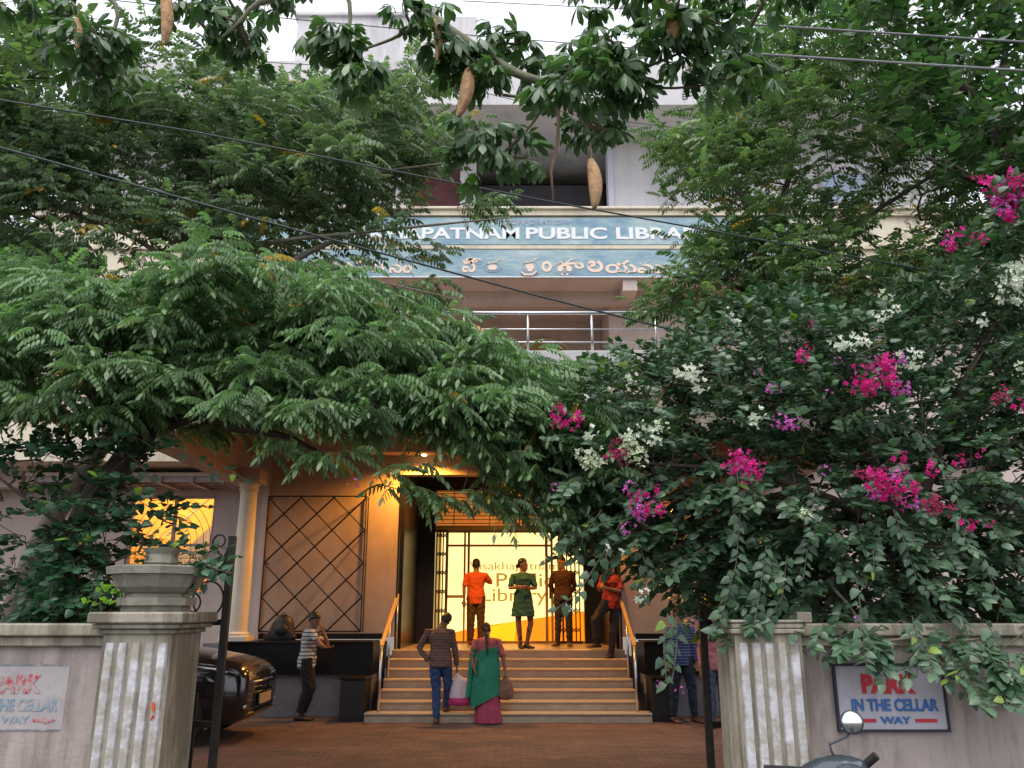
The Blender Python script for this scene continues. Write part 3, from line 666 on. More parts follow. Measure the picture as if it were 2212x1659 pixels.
# ------------------------------------------------------------------ iron gates
def spiral(mb, c, r0, r1, a0, turns, ax, w=.012, n=20):
    pts = []
    for i in range(n + 1):
        t = i / n; r = r0 + (r1 - r0) * t; a = a0 + turns * 2 * math.pi * t
        pts.append(c + ax * (r * math.cos(a)) + Vector((0, 0, r * math.sin(a))))
    return mb.tube(pts, w, 6)
def gate(h, e, ztop, lab, full):
    """h: hinge post beside the pillar, e: free end; the leaf is folded back behind the pillar and the wall"""
    h, e = Vector(h), Vector(e); ax = (e - h).normalized(); L = (e - h).length
    g = thing("gate_leaf", (h.x, h.y, 0), lab, "gate", "open iron gate leaves"); up = lambda z: Vector((0, 0, z))
    MB().bar(h + up(.03), h + up(ztop), .06, .06, (0, 1, 0)).build("hinge_post", M_IRON, g)
    MB().bar(e + up(.05), e + up(1.5), .05, .05, (0, 1, 0)).build("end_post", M_IRON, g)
    MB().bar(h + ax * .22 + up(.1), h + ax * .22 + up(1.0), .022, .022, (0, 1, 0)).build("bar", M_IRON, g)
    for z in (.15, .75, 1.60): MB().bar(h + up(z), e + up(z), .03, .05).build("cross_bar", M_IRON, g)
    for i in range(1, 9):
        p_ = h.lerp(e, (i + .6) / 10); MB().tube([p_ + up(.17), p_ + up(1.58)], .009, 6).build("bar", M_IRON, g)
    if full:
        MB().tube([h + up(2.06), h + ax * .2 + up(2.02), h + ax * .55 + up(1.99), h + ax * 1.1 + up(1.8), e + up(1.5)], [.035, .022, .018, .016, .016], 8).build("top_bar", M_IRON, g)
        k = MB(); o_ = Vector((0, .015, 0)); tri = [h + up(ztop), h + up(ztop - .36), h + ax * .14 + up(ztop - .34)]
        k.add([q - o_ for q in tri] + [q + o_ for q in tri], [(0, 1, 2), (3, 5, 4), (0, 3, 4, 1), (1, 4, 5, 2), (2, 5, 3, 0)]); k.build("gusset", M_IRON, g)
        spiral(MB(), h + ax * .13 + up(ztop - .05), .09, .03, -math.pi / 2, 1.2, ax, .008).build("scroll", M_IRON, g)
        spiral(MB(), h + ax * .15 + up(ztop - .24), .09, .03, math.pi / 2, 1.1, ax, .008).build("scroll", M_IRON, g)
        spiral(MB(), h + ax * .20 + up(1.80), .16, .155, 0, 1, ax, .009, 28).build("scroll", M_IRON, g)
        spiral(MB(), h + ax * .36 + up(1.76), .11, .03, 0, 1.5, ax, .008).build("scroll", M_IRON, g)
        spiral(MB(), h + ax * .70 + up(1.78), .14, .04, 0, 1.5, ax, .008).build("scroll", M_IRON, g)
    return g
gate((-2.56, 7.6, 0), (-4.3, 8.1, 0), P(490, 1158, 7.6).z, "black iron gate leaf with scrollwork folded back behind the left gate pillar", True)
gate((1.70, 7.6, 0), (3.3, 8.0, 0), 1.75, "plain black iron gate leaf folded back behind the right gate pillar", False)
# ------------------------------------------------------------------ car
def car():
    t = thing("parked_car", (-5.5, 12.6, 0), "glossy black car parked nose out behind the left gate pillar", "car")
    xn = P(583, 1480, 12.6).x; yc = 12.25
    # stations along x from nose backwards: (distance behind nose, half width, z bottom, z shoulder, z top centre)
    stn = [(0.00, .66, .36, .66, .74), (.04, .76, .27, .72, .82), (.14, .84, .23, .76, .89), (.45, .89, .22, .80, .95), (.8, .905, .24, .82, 1.0), (1.2, .91, .26, .90, 1.05),
           (1.5, .91, .26, .94, 1.08), (2.2, .915, .26, .97, 1.10), (3.0, .915, .26, .99, 1.12), (3.7, .90, .28, 1.0, 1.12), (4.1, .86, .32, .98, 1.08), (4.3, .76, .42, .92, 1.0)]
    ZK = 1.17
    stn = [(d, w, zb * ZK, zs * ZK, zt * ZK) for d, w, zb, zs, zt in stn]
    rings = []
    for d, w, zb, zs, zt in stn:
        x = xn - d; zm = (zb + zs) / 2
        half = [(0, zb), (w * .8, zb), (w * .96, zb + .08), (w, zm), (w * .985, zs - .03), (w * .94, zs + (zt - zs) * .35), (w * .75, zs + (zt - zs) * .75), (w * .4, zt - .01), (0, zt)]
        ring = [(x, yc - y, z) for y, z in half] + [(x, yc + y, z) for y, z in reversed(half[1:-1])]
        rings.append(ring)
    shade(MB().loft(rings).build("body", M_CARP, t), 60)
    cab = [(1.25, .74, 1.05, 1.06), (1.75, .74, 1.07, 1.42), (2.1, .72, 1.08, 1.60), (2.9, .70, 1.08, 1.64), (3.6, .68, 1.08, 1.58), (4.15, .66, 1.05, 1.30), (4.28, .62, 1.0, 1.05)]
    cab = [(d, w, zb * ZK, zt * ZK * .97) for d, w, zb, zt in cab]
    rings = []
    for d, w, zb, zt in cab:
        x = xn - d; h = zt - zb
        half = [(0, zb), (w * 1.12, zb), (w * 1.06, zb + h * .5), (w * .95, zb + h * .85), (w * .7, zt - .01 * h), (0, zt)]
        rings.append([(x, yc - y, z) for y, z in half] + [(x, yc + y, z) for y, z in reversed(half[1:-1])])
    shade(MB().loft(rings).build("windows", M_CARG, t), 60)
    rr = []
    for d, w, zb, zt in cab[1:6]:
        x = xn - d - .02
        rr.append([(x, yc + w * .96 * s, zt - .045 * abs(s) ** 3 + .012) for s in (-1, -.6, 0, .6, 1)] + [(x, yc + w * .96 * s, zt - .045 * abs(s) ** 3 - .02) for s in (1, .6, 0, -.6, -1)])
    shade(MB().loft(rr).build("roof", M_CARP, t), 60)
    for s in (-1, 1):
        for d in (.85, 3.45):
            x = xn - d; y0 = yc + s * .80
            w = MB().loft([[(x + r * math.cos(a * math.pi / 14), y0 + dy * s, .355 + r * math.sin(a * math.pi / 14)) for a in range(28)] for r, dy in ((.31, -.12), (.35, -.1), (.355, 0), (.35, .09), (.26, .115), (.23, .10))]).build("wheel", M_TYRE, t)
            rim = MB().loft([[(x + r * math.cos(a * math.pi / 10), y0 + dy * s, .355 + r * math.sin(a * math.pi / 10)) for a in range(20)] for r, dy in ((.21, .112), (.20, .125), (.05, .13))])
            rim.build("rim", M_CHROME, w)
        hl = MB().loft([[(xn - .05 - q * .5, yc + s * (.52 + q * .34), .82 + q * .07), (xn - .02 - q * .45, yc + s * (.55 + q * .36), .77 + q * .07), (xn - .02 - q * .42, yc + s * (.55 + q * .365), .68 + q * .13), (xn - .12 - q * .46, yc + s * (.45 + q * .32), .72 + q * .1)] for q in (0, .3, .6, 1)])
        hl.build("headlight", M_LAMPG, t)
        MB().tube([(xn + .0, yc + s * .40, .84), (xn - .02, yc + s * .6, .85), (xn - .15, yc + s * .77, .88), (xn - .42, yc + s * .90, .955)], .014, 6).build("chrome_strip", M_CHROME, t)
        MB().ell((xn - .05, yc + s * .66, .47), (.05, .07, .045), 10, 6).build("fog_lamp", M_LAMPG, t)
        m_ = MB().ell((xn - 1.55, yc + s * 1.0, 1.27), (.07, .12, .08), 10, 6).build("wing_mirror", M_CARP, t)
    for z, r in ((.77, .014), (.70, .010), (.63, .012)): MB().tube([(xn + .0, yc - .45, z), (xn + .035, yc - .2, z), (xn + .04, yc, z), (xn + .035, yc + .2, z), (xn + .0, yc + .45, z)], r, 6).build("grille_bar", M_CARG if z < .75 else M_CHROME, t)
    MB().box(xn + .03, xn + .05, yc - .26, yc + .26, .47, .60).build("number_plate", M_PLATE, t)
    MB().tube([(xn - .1, yc - .70, .36), (xn + .01, yc - .45, .38), (xn + .02, yc + .45, .38), (xn - .1, yc + .7, .36)], .02, 6).build("bumper_lip", M_CARP, t)
    tag(t)
car()

# ------------------------------------------------------------------ scooter at the kerb
def scooter():
    c = P(1812, 1640, 3.95); hx = c.x; hz = c.z; y = 3.95
    t = thing("scooter", (hx, y, 0), "grey scooter with a round mirror parked in front of the right boundary wall", "scooter")
    M_SC = mat("scooter_grey", (.045, .055, .07), rough=.25, var=.05, coat=.6); M_SD = mat("scooter_dark", (.03, .035, .045), rough=.4, var=.2)
    shade(MB().loft([[(hx + dx + rx * math.cos(a * math.pi / 8), y + ry * math.sin(a * math.pi / 8), hz + dz) for a in range(16)] for dx, dz, rx, ry in ((-.04, -.20, .10, .09), (-.04, -.10, .15, .12), (-.02, -.03, .14, .12), (0, .0, .10, .09), (.01, .012, .05, .05))]).build("handlebar_cowl", M_SC, t))
    shade(MB().ell((hx - .0, y - .07, hz - .045), (.085, .07, .045), 14, 8).build("instrument_panel", M_SD, t))
    g0 = Vector((hx + .08, y, hz - .05)); g1 = P(1893, 1632, 3.9)
    MB().tube([g0, g0.lerp(g1, .45)], .014, 8).build("handlebar", M_SD, t); MB().tube([g0.lerp(g1, .42), g1], [.019, .019], 10).build("grip", M_TYRE, t)
    MB().tube([g0 + Vector((-.2, 0, 0)), (hx - .32, y + .06, hz - .05)], .018, 8).build("grip", M_TYRE, t)
    MB().tube([g0.lerp(g1, .3) + Vector((0, .05, 0)), g1 + Vector((0, .07, -.02))], .006, 6).build("brake_lever", M_CHROME, t)
    mp = P(1840, 1560, 3.95)
    MB().tube([(hx + .0, y + .01, hz - .02), (hx - .025, y + .01, hz + .03), (hx - .03, y + .012, hz + .06), mp + Vector((-.02, .015, -.06)), mp + Vector((-.002, .015, -.03))], .006, 8).build("mirror_stem", M_SD, t)
    mi = MB(); rings = []
    n = Vector((-.15, -1, .10)).normalized(); u = n.cross(Vector((0, 0, 1))).normalized(); w = u.cross(n)
    for r, d in ((.02, -.022), (.044, -.012), (.052, 0), (.049, .004)): rings.append([mp + n * d + (u * math.cos(a * math.pi / 14) + w * math.sin(a * math.pi / 14)) * r for a in range(28)])
    mm = shade(mi.loft(rings).build("mirror", M_SD, t))
    m2 = MB(); m2.loft([[mp + n * (.0045 + .011 * (1 - (r / .047) ** 2)) + (u * math.cos(a * math.pi / 14) + w * math.sin(a * math.pi / 14)) * r for a in range(28)] for r in (.047, .04, .032, .024, .016, .008, .002)])
    m2.build("mirror_glass", mat("mirror_silver", (.75, .76, .78), rough=.02, metal=1, var=.0), mm, True)
    # front apron, floor, seat, body, wheels stand below the picture's edge
    fx = hx + .02
    shade(MB().loft([[(fx + w_ * math.cos(a * math.pi / 8), y + dy + .05 * math.sin(a * math.pi / 8), z) for a in range(16)] for w_, dy, z in ((.08, .03, hz - .18), (.17, .06, hz - .32), (.2, .10, .55), (.17, .12, .38), (.12, .06, .30))]).build("front_apron", M_SC, t))
    MB().box(fx - .16, fx + .16, y - .45, y + .08, .27, .31, b=.01).build("footboard", M_SD, t)
    shade(MB().loft([[(fx + w_ * math.cos(a * math.pi / 8), yy_, z + h_ * math.sin(a * math.pi / 8)) for a in range(16)] for w_, yy_, z, h_ in ((.14, y - .42, .5, .2), (.2, y - .6, .52, .2), (.19, y - .95, .58, .18), (.06, y - 1.2, .66, .1))]).build("body", M_SC, t))
    shade(MB().loft([[(fx + w_ * math.cos(a * math.pi / 8), yy_, z + .05 * math.sin(a * math.pi / 8)) for a in range(16)] for w_, yy_, z in ((.1, y - .40, .74), (.15, y - .6, .75), (.14, y - .95, .79), (.08, y - 1.12, .80))]).build("seat", M_TYRE, t))
    for yy_ in (y + .22, y - .95):
        w = MB()
        w.loft([[(fx + dx, yy_ + r * math.cos(a * math.pi / 12), .235 + r * math.sin(a * math.pi / 12)) for a in range(24)] for dx, r in ((-.045, .18), (-.045, .22), (0, .24), (.045, .22), (.045, .18))]).build("wheel", M_TYRE, t)
    MB().tube([(fx, y + .22, .24), (fx, y + .06, .9)], .02, 8).build("fork", M_SD, t)
scooter()

# ------------------------------------------------------------------ overhead cables
def cable(pts, r, m, lab, sag=0.0):
    a = [P(*p) for p in pts]
    # smooth through the points
    out = []
    for i in range(len(a) - 1):
        for k in range(8):
            t = k / 8; q = a[i].lerp(a[i + 1], t); q.z -= sag * 4 * t * (1 - t); out.append(q)
    out.append(a[-1])
    o = MB().tube(out, r, 6).build("overhead_cable", m); shade(o); return tag(o, lab, "cable", "overhead cables")
cable([(-120, 285, 6.0), (560, 475, 6.6), (1165, 640, 7.2), (1800, 800, 7.9)], .0095, M_CABLE, "lower thick dark cable slanting down from the left edge into the bougainvillea")
cable([(-120, 196, 6.3), (420, 285, 6.8), (1180, 434, 7.4), (1830, 552, 8.0), (2300, 640, 8.4)], .0085, M_CABLE, "upper dark cable crossing in front of the English name board")
cable([(1560, 112, 7.0), (2330, 160, 7.0)], .012, M_CABLEG, "lower of the two thick grey cables at the top right")
cable([(1580, 50, 7.0), (2330, 98, 7.0)], .010, M_CABLEG, "upper of the two thick grey cables at the top right")
cable([(240, 0, 8.5), (640, 42, 8.8), (1060, 80, 9.0), (1560, 118, 9.3)], .006, M_CABLE, "thin cable crossing the rooftop stair tower")
cable([(1000, 2, 9.0), (1560, 30, 9.4), (2300, 60, 9.4)], .005, M_CABLE, "thin topmost cable against the white sky")
cable([(500, 130, 9.6), (840, 150, 9.7), (1250, 250, 9.9), (1900, 330, 10)], .005, M_CABLE, "thin cable running below the roof parapet")

# ------------------------------------------------------------------ people
def remesh(mb, voxel, name, m, parent, smooth=2, rough=0.0):
    me = mb.mesh(name, None); o = bpy.data.objects.new("tmp", me); SC.collection.objects.link(o)
    a = o.modifiers.new("r", 'REMESH'); a.mode = 'VOXEL'; a.voxel_size = voxel
    b = o.modifiers.new("s", 'SMOOTH'); b.factor = .5; b.iterations = smooth
    dg = bpy.context.evaluated_depsgraph_get(); dg.update(); out = bpy.data.meshes.new_from_object(o.evaluated_get(dg))
    bpy.data.objects.remove(o); out.name = name; out.materials.clear(); out.materials.append(m)
    if rough:
        n = len(out.vertices); co = np.empty(n * 3, dtype=np.float32); out.vertices.foreach_get("co", co); co = co.reshape(-1, 3)
        nr_ = np.empty(n * 3, dtype=np.float32); out.vertices.foreach_get("normal", nr_); nr_ = nr_.reshape(-1, 3)
        k = np.sin(co[:, 0] * 31 + co[:, 2] * 9 + 1.3 * np.sin(co[:, 2] * 23)) * np.sin(co[:, 1] * 27 - co[:, 2] * 14) + .6 * np.sin(co[:, 2] * 62 + 2.2 * np.sin(co[:, 0] * 19 + co[:, 1] * 17)) * np.sin(co[:, 0] * 23 + 1)
        out.vertices.foreach_set("co", (co + nr_ * (k * rough)[:, None]).ravel())
    out.polygons.foreach_set("use_smooth", [True] * len(out.polygons)); out.update()
    return link(name, out, parent)
SKIN = mat("brown_skin", (.22, .11, .065), rough=.5, var=.12, scale=8)
HAIR = mat("black_hair", (.008, .007, .007), rough=.45, var=.3, scale=20)
EYEM = mat("eye_dark", (.02, .015, .012), rough=.2); LIP = mat("lip", (.16, .06, .05), rough=.5)
def ringpts(c, rv, fv, a, b, n=16, up=None):
    return [c + rv * (a * math.cos(2 * math.pi * i / n)) + fv * (b * math.sin(2 * math.pi * i / n)) for i in range(n)]
def torso_rings(pel, neck, yaw_p, yaw_c, prof):
    rings = []
    for t, a, b, off in prof:
        c = pel.lerp(neck, t); y = yaw_p + (yaw_c - yaw_p) * max(0, min(1, t))
        rv = Vector((math.cos(y), math.sin(y), 0)); fv = Vector((math.sin(y), -math.cos(y), 0))
        rings.append(ringpts(c + fv * off, rv, fv, a, b))
    return rings
def hand(mb, wrist, d, palm_n, s=1.0, curl=.5, side=1):
    d = d.normalized(); n = (palm_n - d * palm_n.dot(d)).normalized(); w = d.cross(n) * side
    pc = wrist + d * .045 * s
    rings = [[wrist + d * (t * s) + w * (a * s * math.cos(q * math.pi / 5)) + n * (b * s * math.sin(q * math.pi / 5)) for q in range(10)] for t, a, b in ((-.01, .022, .018), (.02, .032, .017), (.06, .040, .016), (.09, .038, .013))]
    mb.loft(rings)
    for k, (o, L) in enumerate(((-.028, .062), (-.010, .072), (.010, .067), (.027, .052))):
        b0 = wrist + d * (.08 * s) + w * (o * s); a = 0; p = b0; pts = [p]
        for j, f in enumerate((.45, .32, .23)):
            a += curl * (.6 + .3 * j); p = p + (d * math.cos(a) + n * math.sin(a)) * (L * f * s); pts.append(p)
        mb.tube(pts, [.0095 * s, .009 * s, .0085 * s, .007 * s], 6)
    b0 = wrist + d * .025 * s - w * .03 * s
    mb.tube([b0, b0 + (d * .8 - w * .6 + n * .2).normalized() * .035 * s, b0 + (d * 1.0 - w * .45 + n * .5).normalized() * .068 * s], [.012 * s, .011 * s, .008 * s], 6)
def person(lab, loc, s, J, yaw, tops, bottoms, hair='short', head_yaw=None, female=False, sleeves='short', shoes=None, top_hem=.80, flare=0.0, skirt=False, group=None, tilt=None, vox=.0085, skin=None, wrinkle=.0065, longleg=True, slim=1.0):
    """J: joints in metres for a 1.70 m person, x to the picture's right, y away from the camera, z up"""
    t = thing("person", loc, lab, "person", group); base = Vector(loc); sk = skin or SKIN
    def W(k): return base + Vector(J[k]) * s
    yaw_p = R(yaw if not isinstance(yaw, tuple) else yaw[0]); yaw_c = R(yaw if not isinstance(yaw, tuple) else yaw[1])
    hy = R(head_yaw) if head_yaw is not None else yaw_c
    pel, nk = W('pelvis'), W('neck')
    sw = .9 if female else 1.0; sw *= slim
    prof = [(-.13, .10, .09, 0), (-.03, .165, .115, 0), (.06, .17, .12, 0), (.2, .155, .105, 0), (.36, .138 * sw, .095, .0), (.55, .155 * sw, .112, .008), (.74, .172 * sw, .122, .01), (.86, .165 * sw, .105, .0), (.93, .125 * sw, .085, 0), (1.0, .065, .06, 0)]
    def sc(pf, g=0.0): return [(a, (b + g) * s, (c + g) * s, d * s) for a, b, c, d in pf]
    body = MB(); body.loft(torso_rings(pel, nk, yaw_p, yaw_c, sc(prof)))
    hd = W('head'); body.tube([nk - (hd - nk) * .2, nk.lerp(hd, .6)], [.062 * s, .05 * s], 12)
    up = (hd - nk).normalized(); frv = Vector((math.cos(hy), math.sin(hy), 0)); ffv = Vector((math.sin(hy), -math.cos(hy), 0)); ffv = (ffv - up * ffv.dot(up)).normalized(); frv = up.cross(ffv) * -1 if up.cross(ffv).dot(frv) < 0 else up.cross(ffv)
    if frv.dot(Vector((math.cos(hy), math.sin(hy), 0))) < 0: frv = -frv
    hprof = [(-.125, .028, .035, .045), (-.105, .045, .06, .03), (-.07, .058, .082, .012), (-.03, .066, .092, .0), (.01, .072, .096, -.004), (.05, .073, .098, -.008), (.085, .06, .082, -.01), (.108, .036, .05, -.01), (.118, .01, .015, -.01)]
    body.loft([ringpts(hd + up * (z * s) + ffv * (o * s), frv, ffv, a * s, b * s) for z, a, b, o in hprof])
    nose = hd + ffv * (.094 * s) - up * (.018 * s)
    body.tube([hd + ffv * .088 * s + up * .02 * s, nose + ffv * .014 * s, nose - up * .014 * s + ffv * .002 * s], [.008 * s, .013 * s, .012 * s], 6)
    for e in (-1, 1): body.ell(hd + frv * (e * .074 * s) - up * .01 * s - ffv * .008 * s, (.012 * s, .018 * s, .028 * s), 8, 6)
    for side in ('L', 'R'):
        sh, el, wr = W('sh' + side), W('el' + side), W('wr' + side)
        body.tube([nk.lerp(sh, .45) - Vector((0, 0, .02 * s)), sh, sh.lerp(el, .5), el, el.lerp(wr, .35), wr], [.045 * s, .052 * s, .046 * s, .038 * s, .037 * s, .024 * s], 10)
        hdv = (wr - el).normalized(); pn = Vector(J.get('pn' + side, (0, -1, 0)))
        if 'hd' + side in J: hdv = Vector(J['hd' + side])
        hand(body, wr, hdv, pn, s, J.get('curl' + side, .5), 1 if side == 'L' else -1)
        hp, kn, an = W('hip' + side), W('kn' + side), W('an' + side)
        body.tube([hp + Vector((0, 0, .04 * s)), hp.lerp(kn, .3), kn, kn.lerp(an, .3), an], [.09 * s, .082 * s, .056 * s, .056 * s, .036 * s], 12)
        toe = W('toe' + side); fd = (toe - an); fd.z = 0; fd = fd.normalized(); q = an + Vector((0, 0, -.055 * s))
        body.loft([ringpts(an + fd * (x * s) + Vector((0, 0, z * s)), fd.cross(Vector((0, 0, 1))), Vector((0, 0, 1)), w * s, h * s, 10) for x, z, w, h in ((-.06, -.05, .028, .02), (-.03, -.04, .036, .035), (.04, -.045, .038, .035), (.11, -.058, .045, .02), (.18, -.064, .038, .014), (.2, -.066, .02, .01))])
    remesh(body, vox * s, "body", sk, t, 2)
    # face marks
    for e in (-1, 1): MB().ell(hd + frv * (e * .03 * s) + ffv * (.088 * s) + up * .012 * s, (.010 * s, .010 * s, .007 * s), 8, 5).build("eye", EYEM, t, True)
    MB().ell(hd + ffv * .086 * s - up * .058 * s, (.022 * s, .012 * s, .006 * s), 8, 5).build("mouth", LIP, t, True)
    # hair
    h = MB()
    h.loft([ringpts(hd + up * (z * s) - ffv * (o * s), frv, ffv, a * s, b * s) for z, a, b, o in ((-.055, .052, .048, .055), (-.02, .074, .070, .040), (.02, .081, .080, .030), (.05, .083, .098, .013), (.085, .072, .095, .012), (.118, .045, .06, .012), (.130, .012, .015, .012))])
    if hair == 'long':
        h.loft([ringpts(hd + up * (z * s) - ffv * (o * s), frv, ffv, a * s, b * s) for z, a, b, o in ((.02, .078, .06, .05), (-.06, .075, .05, .065), (-.14, .06, .035, .07), (-.22, .035, .02, .07))])
    if hair == 'bun': h.ell(hd - ffv * .115 * s - up * .03 * s, (.045 * s, .035 * s, .045 * s))
    if hair == 'braid':
        bp = [hd - ffv * .09 * s - up * .02 * s, hd - ffv * .11 * s - up * .12 * s, nk - ffv * .13 * s - up * .10 * s, nk - ffv * .15 * s - up * .28 * s, nk - ffv * .13 * s - up * .42 * s]
        h.tube(bp, [.045 * s, .032 * s, .028 * s, .022 * s, .010 * s], 8)
    remesh(h, .009 * s, "hair", HAIR, t, 1, .003)
    # trousers
    if bottoms is not None:
        q = MB(); pf = [(-.14, .12, .105, 0), (-.03, .175, .125, 0), (.06, .178, .128, 0), (.17, .162, .115, 0)]
        q.loft(torso_rings(pel, nk, yaw_p, yaw_c, sc(pf, .004)))
        g = bottoms[1]
        for side in ('L', 'R'):
            hp, kn, an = W('hip' + side), W('kn' + side), W('an' + side)
            q.tube([hp + Vector((0, 0, .05 * s)), hp.lerp(kn, .3), kn, kn.lerp(an, .4), an + (kn - an) * bottoms[2]], [(.096 + g * .4) * s, (.090 + g * .6) * s, (.064 + g) * s, (.060 + g) * s, (.046 + g) * s], 14)
        remesh(q, .010 * s, "trousers", bottoms[0], t, 2, wrinkle * 1.2)
    if tops is not None:
        q = MB(); H = top_hem
        t0 = (H - J['pelvis'][2]) / (J['neck'][2] - J['pelvis'][2])
        pf = []
        if flare: pf += [(t0, .19 + flare, .14 + flare * .8, 0), (t0 * .5, .185 + flare * .5, .135 + flare * .4, 0)]
        else: pf += [(t0, .178, .13, 0)]
        pf += [(a, b + .012 + (0.012 if not female else .004) * (1 - abs(a - .4)), c + .014, d) for a, b, c, d in prof if a > max(t0, -.03) + .02 and a < .97]
        pf += [(.985, .085, .075, 0)]
        q.loft(torso_rings(pel, nk, yaw_p, yaw_c, sc(pf)))
        for side in ('L', 'R'):
            sh, el, wr = W('sh' + side), W('el' + side), W('wr' + side)
            e = {'short': .62, 'long': 1.0, 'elbow': .9}[sleeves]
            pts = [nk.lerp(sh, .4) - Vector((0, 0, .025 * s)), sh, sh.lerp(el, e)]; rad = [.05 * s, .062 * s, .060 * s]
            if sleeves == 'long': pts += [el.lerp(wr, .45), el.lerp(wr, .93)]; rad[2] = .052 * s; rad += [.047 * s, .037 * s]
            q.tube(pts, rad, 12)
        remesh(q, .010 * s, "shirt" if not female else "kurta", tops, t, 2, wrinkle)
    if shoes is not None:
        for side in ('L', 'R'):
            an, toe = W('an' + side), W('toe' + side); fd = (toe - an); fd.z = 0; fd = fd.normalized()
            MB().loft([ringpts(an + fd * (x * s) + Vector((0, 0, z * s)), fd.cross(Vector((0, 0, 1))), Vector((0, 0, 1)), w * s, h * s, 10) for x, z, w, h in ((-.075, -.052, .03, .022), (-.05, -.035, .042, .042), (.03, -.035, .045, .042), (.11, -.05, .052, .028), (.19, -.058, .045, .020), (.215, -.06, .02, .012))]).build("shoe", shoes, t, True)
    return t, W
def base_pose(**k):
    J = dict(pelvis=(0, 0, .93), neck=(0, 0, 1.44), head=(0, -.01, 1.585), shL=(-.178, 0, 1.365), shR=(.178, 0, 1.365), elL=(-.22, .01, 1.11), elR=(.22, .01, 1.11), wrL=(-.23, -.05, .86), wrR=(.23, -.05, .86),
             hipL=(-.09, 0, .90), hipR=(.09, 0, .90), knL=(-.10, -.01, .49), knR=(.10, -.01, .49), anL=(-.10, .02, .08), anR=(.10, .02, .08), toeL=(-.12, -.15, .02), toeR=(.12, -.15, .02))
    J.update(k); return J
def cloth(name, c, var=.2, bands=None, scale=1.0):
    m = mat(name, c, rough=.85, var=var, scale=12, bump=.4, bscale=150)
    if bands:
        n = m.node_tree; b = n.nodes["Principled BSDF"]; tc = n.nodes.new("ShaderNodeTexCoord"); w = n.nodes.new("ShaderNodeTexWave"); w.bands_direction = bands[0]; w.inputs['Scale'].default_value = bands[1]; w.inputs['Distortion'].default_value = bands[3] if len(bands) > 3 else .6; w.inputs['Detail'].default_value = 1
        n.links.new(tc.outputs['Object'], w.inputs[0]); rp = n.nodes.new("ShaderNodeValToRGB"); rp.color_ramp.elements[0].position = bands[4] if len(bands) > 4 else .4; rp.color_ramp.elements[1].position = rp.color_ramp.elements[0].position + .12
        n.links.new(w.outputs[0], rp.inputs[0]); mx = n.nodes.new("ShaderNodeMixRGB"); mx.inputs[2].default_value = rgb(bands[2])
        src = b.inputs['Base Color'].links[0].from_socket; n.links.new(src, mx.inputs[1]); n.links.new(rp.outputs[0], mx.inputs[0]); n.links.new(mx.outputs[0], b.inputs['Base Color'])
    return m
SANDAL = mat("dark_sandal", (.03, .02, .018), rough=.6); SHOEB = mat("brown_shoe", (.10, .05, .035), rough=.5)

# 1 man in orange t-shirt, back turned, on the landing
p = P(1027, 1393, 17.6)
person("person in an orange t-shirt standing back turned before the glass doors", (p.x, 17.6, 1.02), 1.02,
       base_pose(shL=(-.185, .0, 1.37), elL=(-.245, .0, 1.12), wrL=(-.24, .0, .87), elR=(.30, .13, 1.22), wrR=(.16, .33, 1.27), shR=(.185, 0, 1.37), pnL=(0, 1, 0), pnR=(-1, 0, 0), toeL=(-.12, .2, .02), toeR=(.13, .2, .02), anL=(-.10, 0, .08), anR=(.10, 0, .08), head=(0, .015, 1.58)),
       180, cloth("orange_tshirt", (.52, .085, .022), .08), (cloth("brown_trousers", (.07, .038, .024), .08), .016, .02), shoes=SHOEB, sleeves='elbow')
# 2 woman in green kurta, arms folded
p = P(1130, 1403, 15.95)
person("person in a dark green kurta with folded arms on the top step", (p.x, 15.95, 1.02), .965,
       base_pose(elL=(-.25, -.06, 1.13), wrL=(-.04, -.22, 1.16), elR=(.245, -.05, 1.13), wrR=(.06, -.24, 1.13), pnL=(0, 0, -1), pnR=(0, 1, 0), hdL=(1, -.1, .1), hdR=(-1, -.1, .15), curlL=.35, curlR=.4, knL=(-.09, -.02, .49), anL=(-.05, .02, .08), toeL=(-.02, -.16, .02), knR=(.15, -.03, .48), anR=(.07, .03, .08), toeR=(.20, -.12, .02), hipR=(.10, 0, .9)),
       (0, 15), cloth("green_kurta", (.020, .085, .065), .06), (cloth("maroon_leggings", (.07, .025, .025)), -.012, .0), hair='bun', head_yaw=60, female=True, sleeves='elbow', top_hem=.60, flare=.045, shoes=SANDAL)
# 3 man in brown sweater
p = P(1218, 1398, 17.0)
person("person in a dark brown jumper and jeans, arms behind the back", (p.x, 17.0, 1.02), 1.03,
       base_pose(elL=(-.24, .10, 1.13), wrL=(-.10, .16, .95), elR=(.24, .10, 1.13), wrR=(.10, .17, .93), pnL=(0, 1, 0), pnR=(0, 1, 0), head=(-.03, -.02, 1.585), anL=(-.12, 0, .08), toeL=(-.22, -.17, .02), anR=(.11, 0, .08)),
       -20, cloth("brown_jumper", (.045, .016, .010), .1), (cloth("dark_jeans", (.025, .022, .03)), .006, .0), head_yaw=-40, sleeves='long', shoes=SHOEB, top_hem=.84)
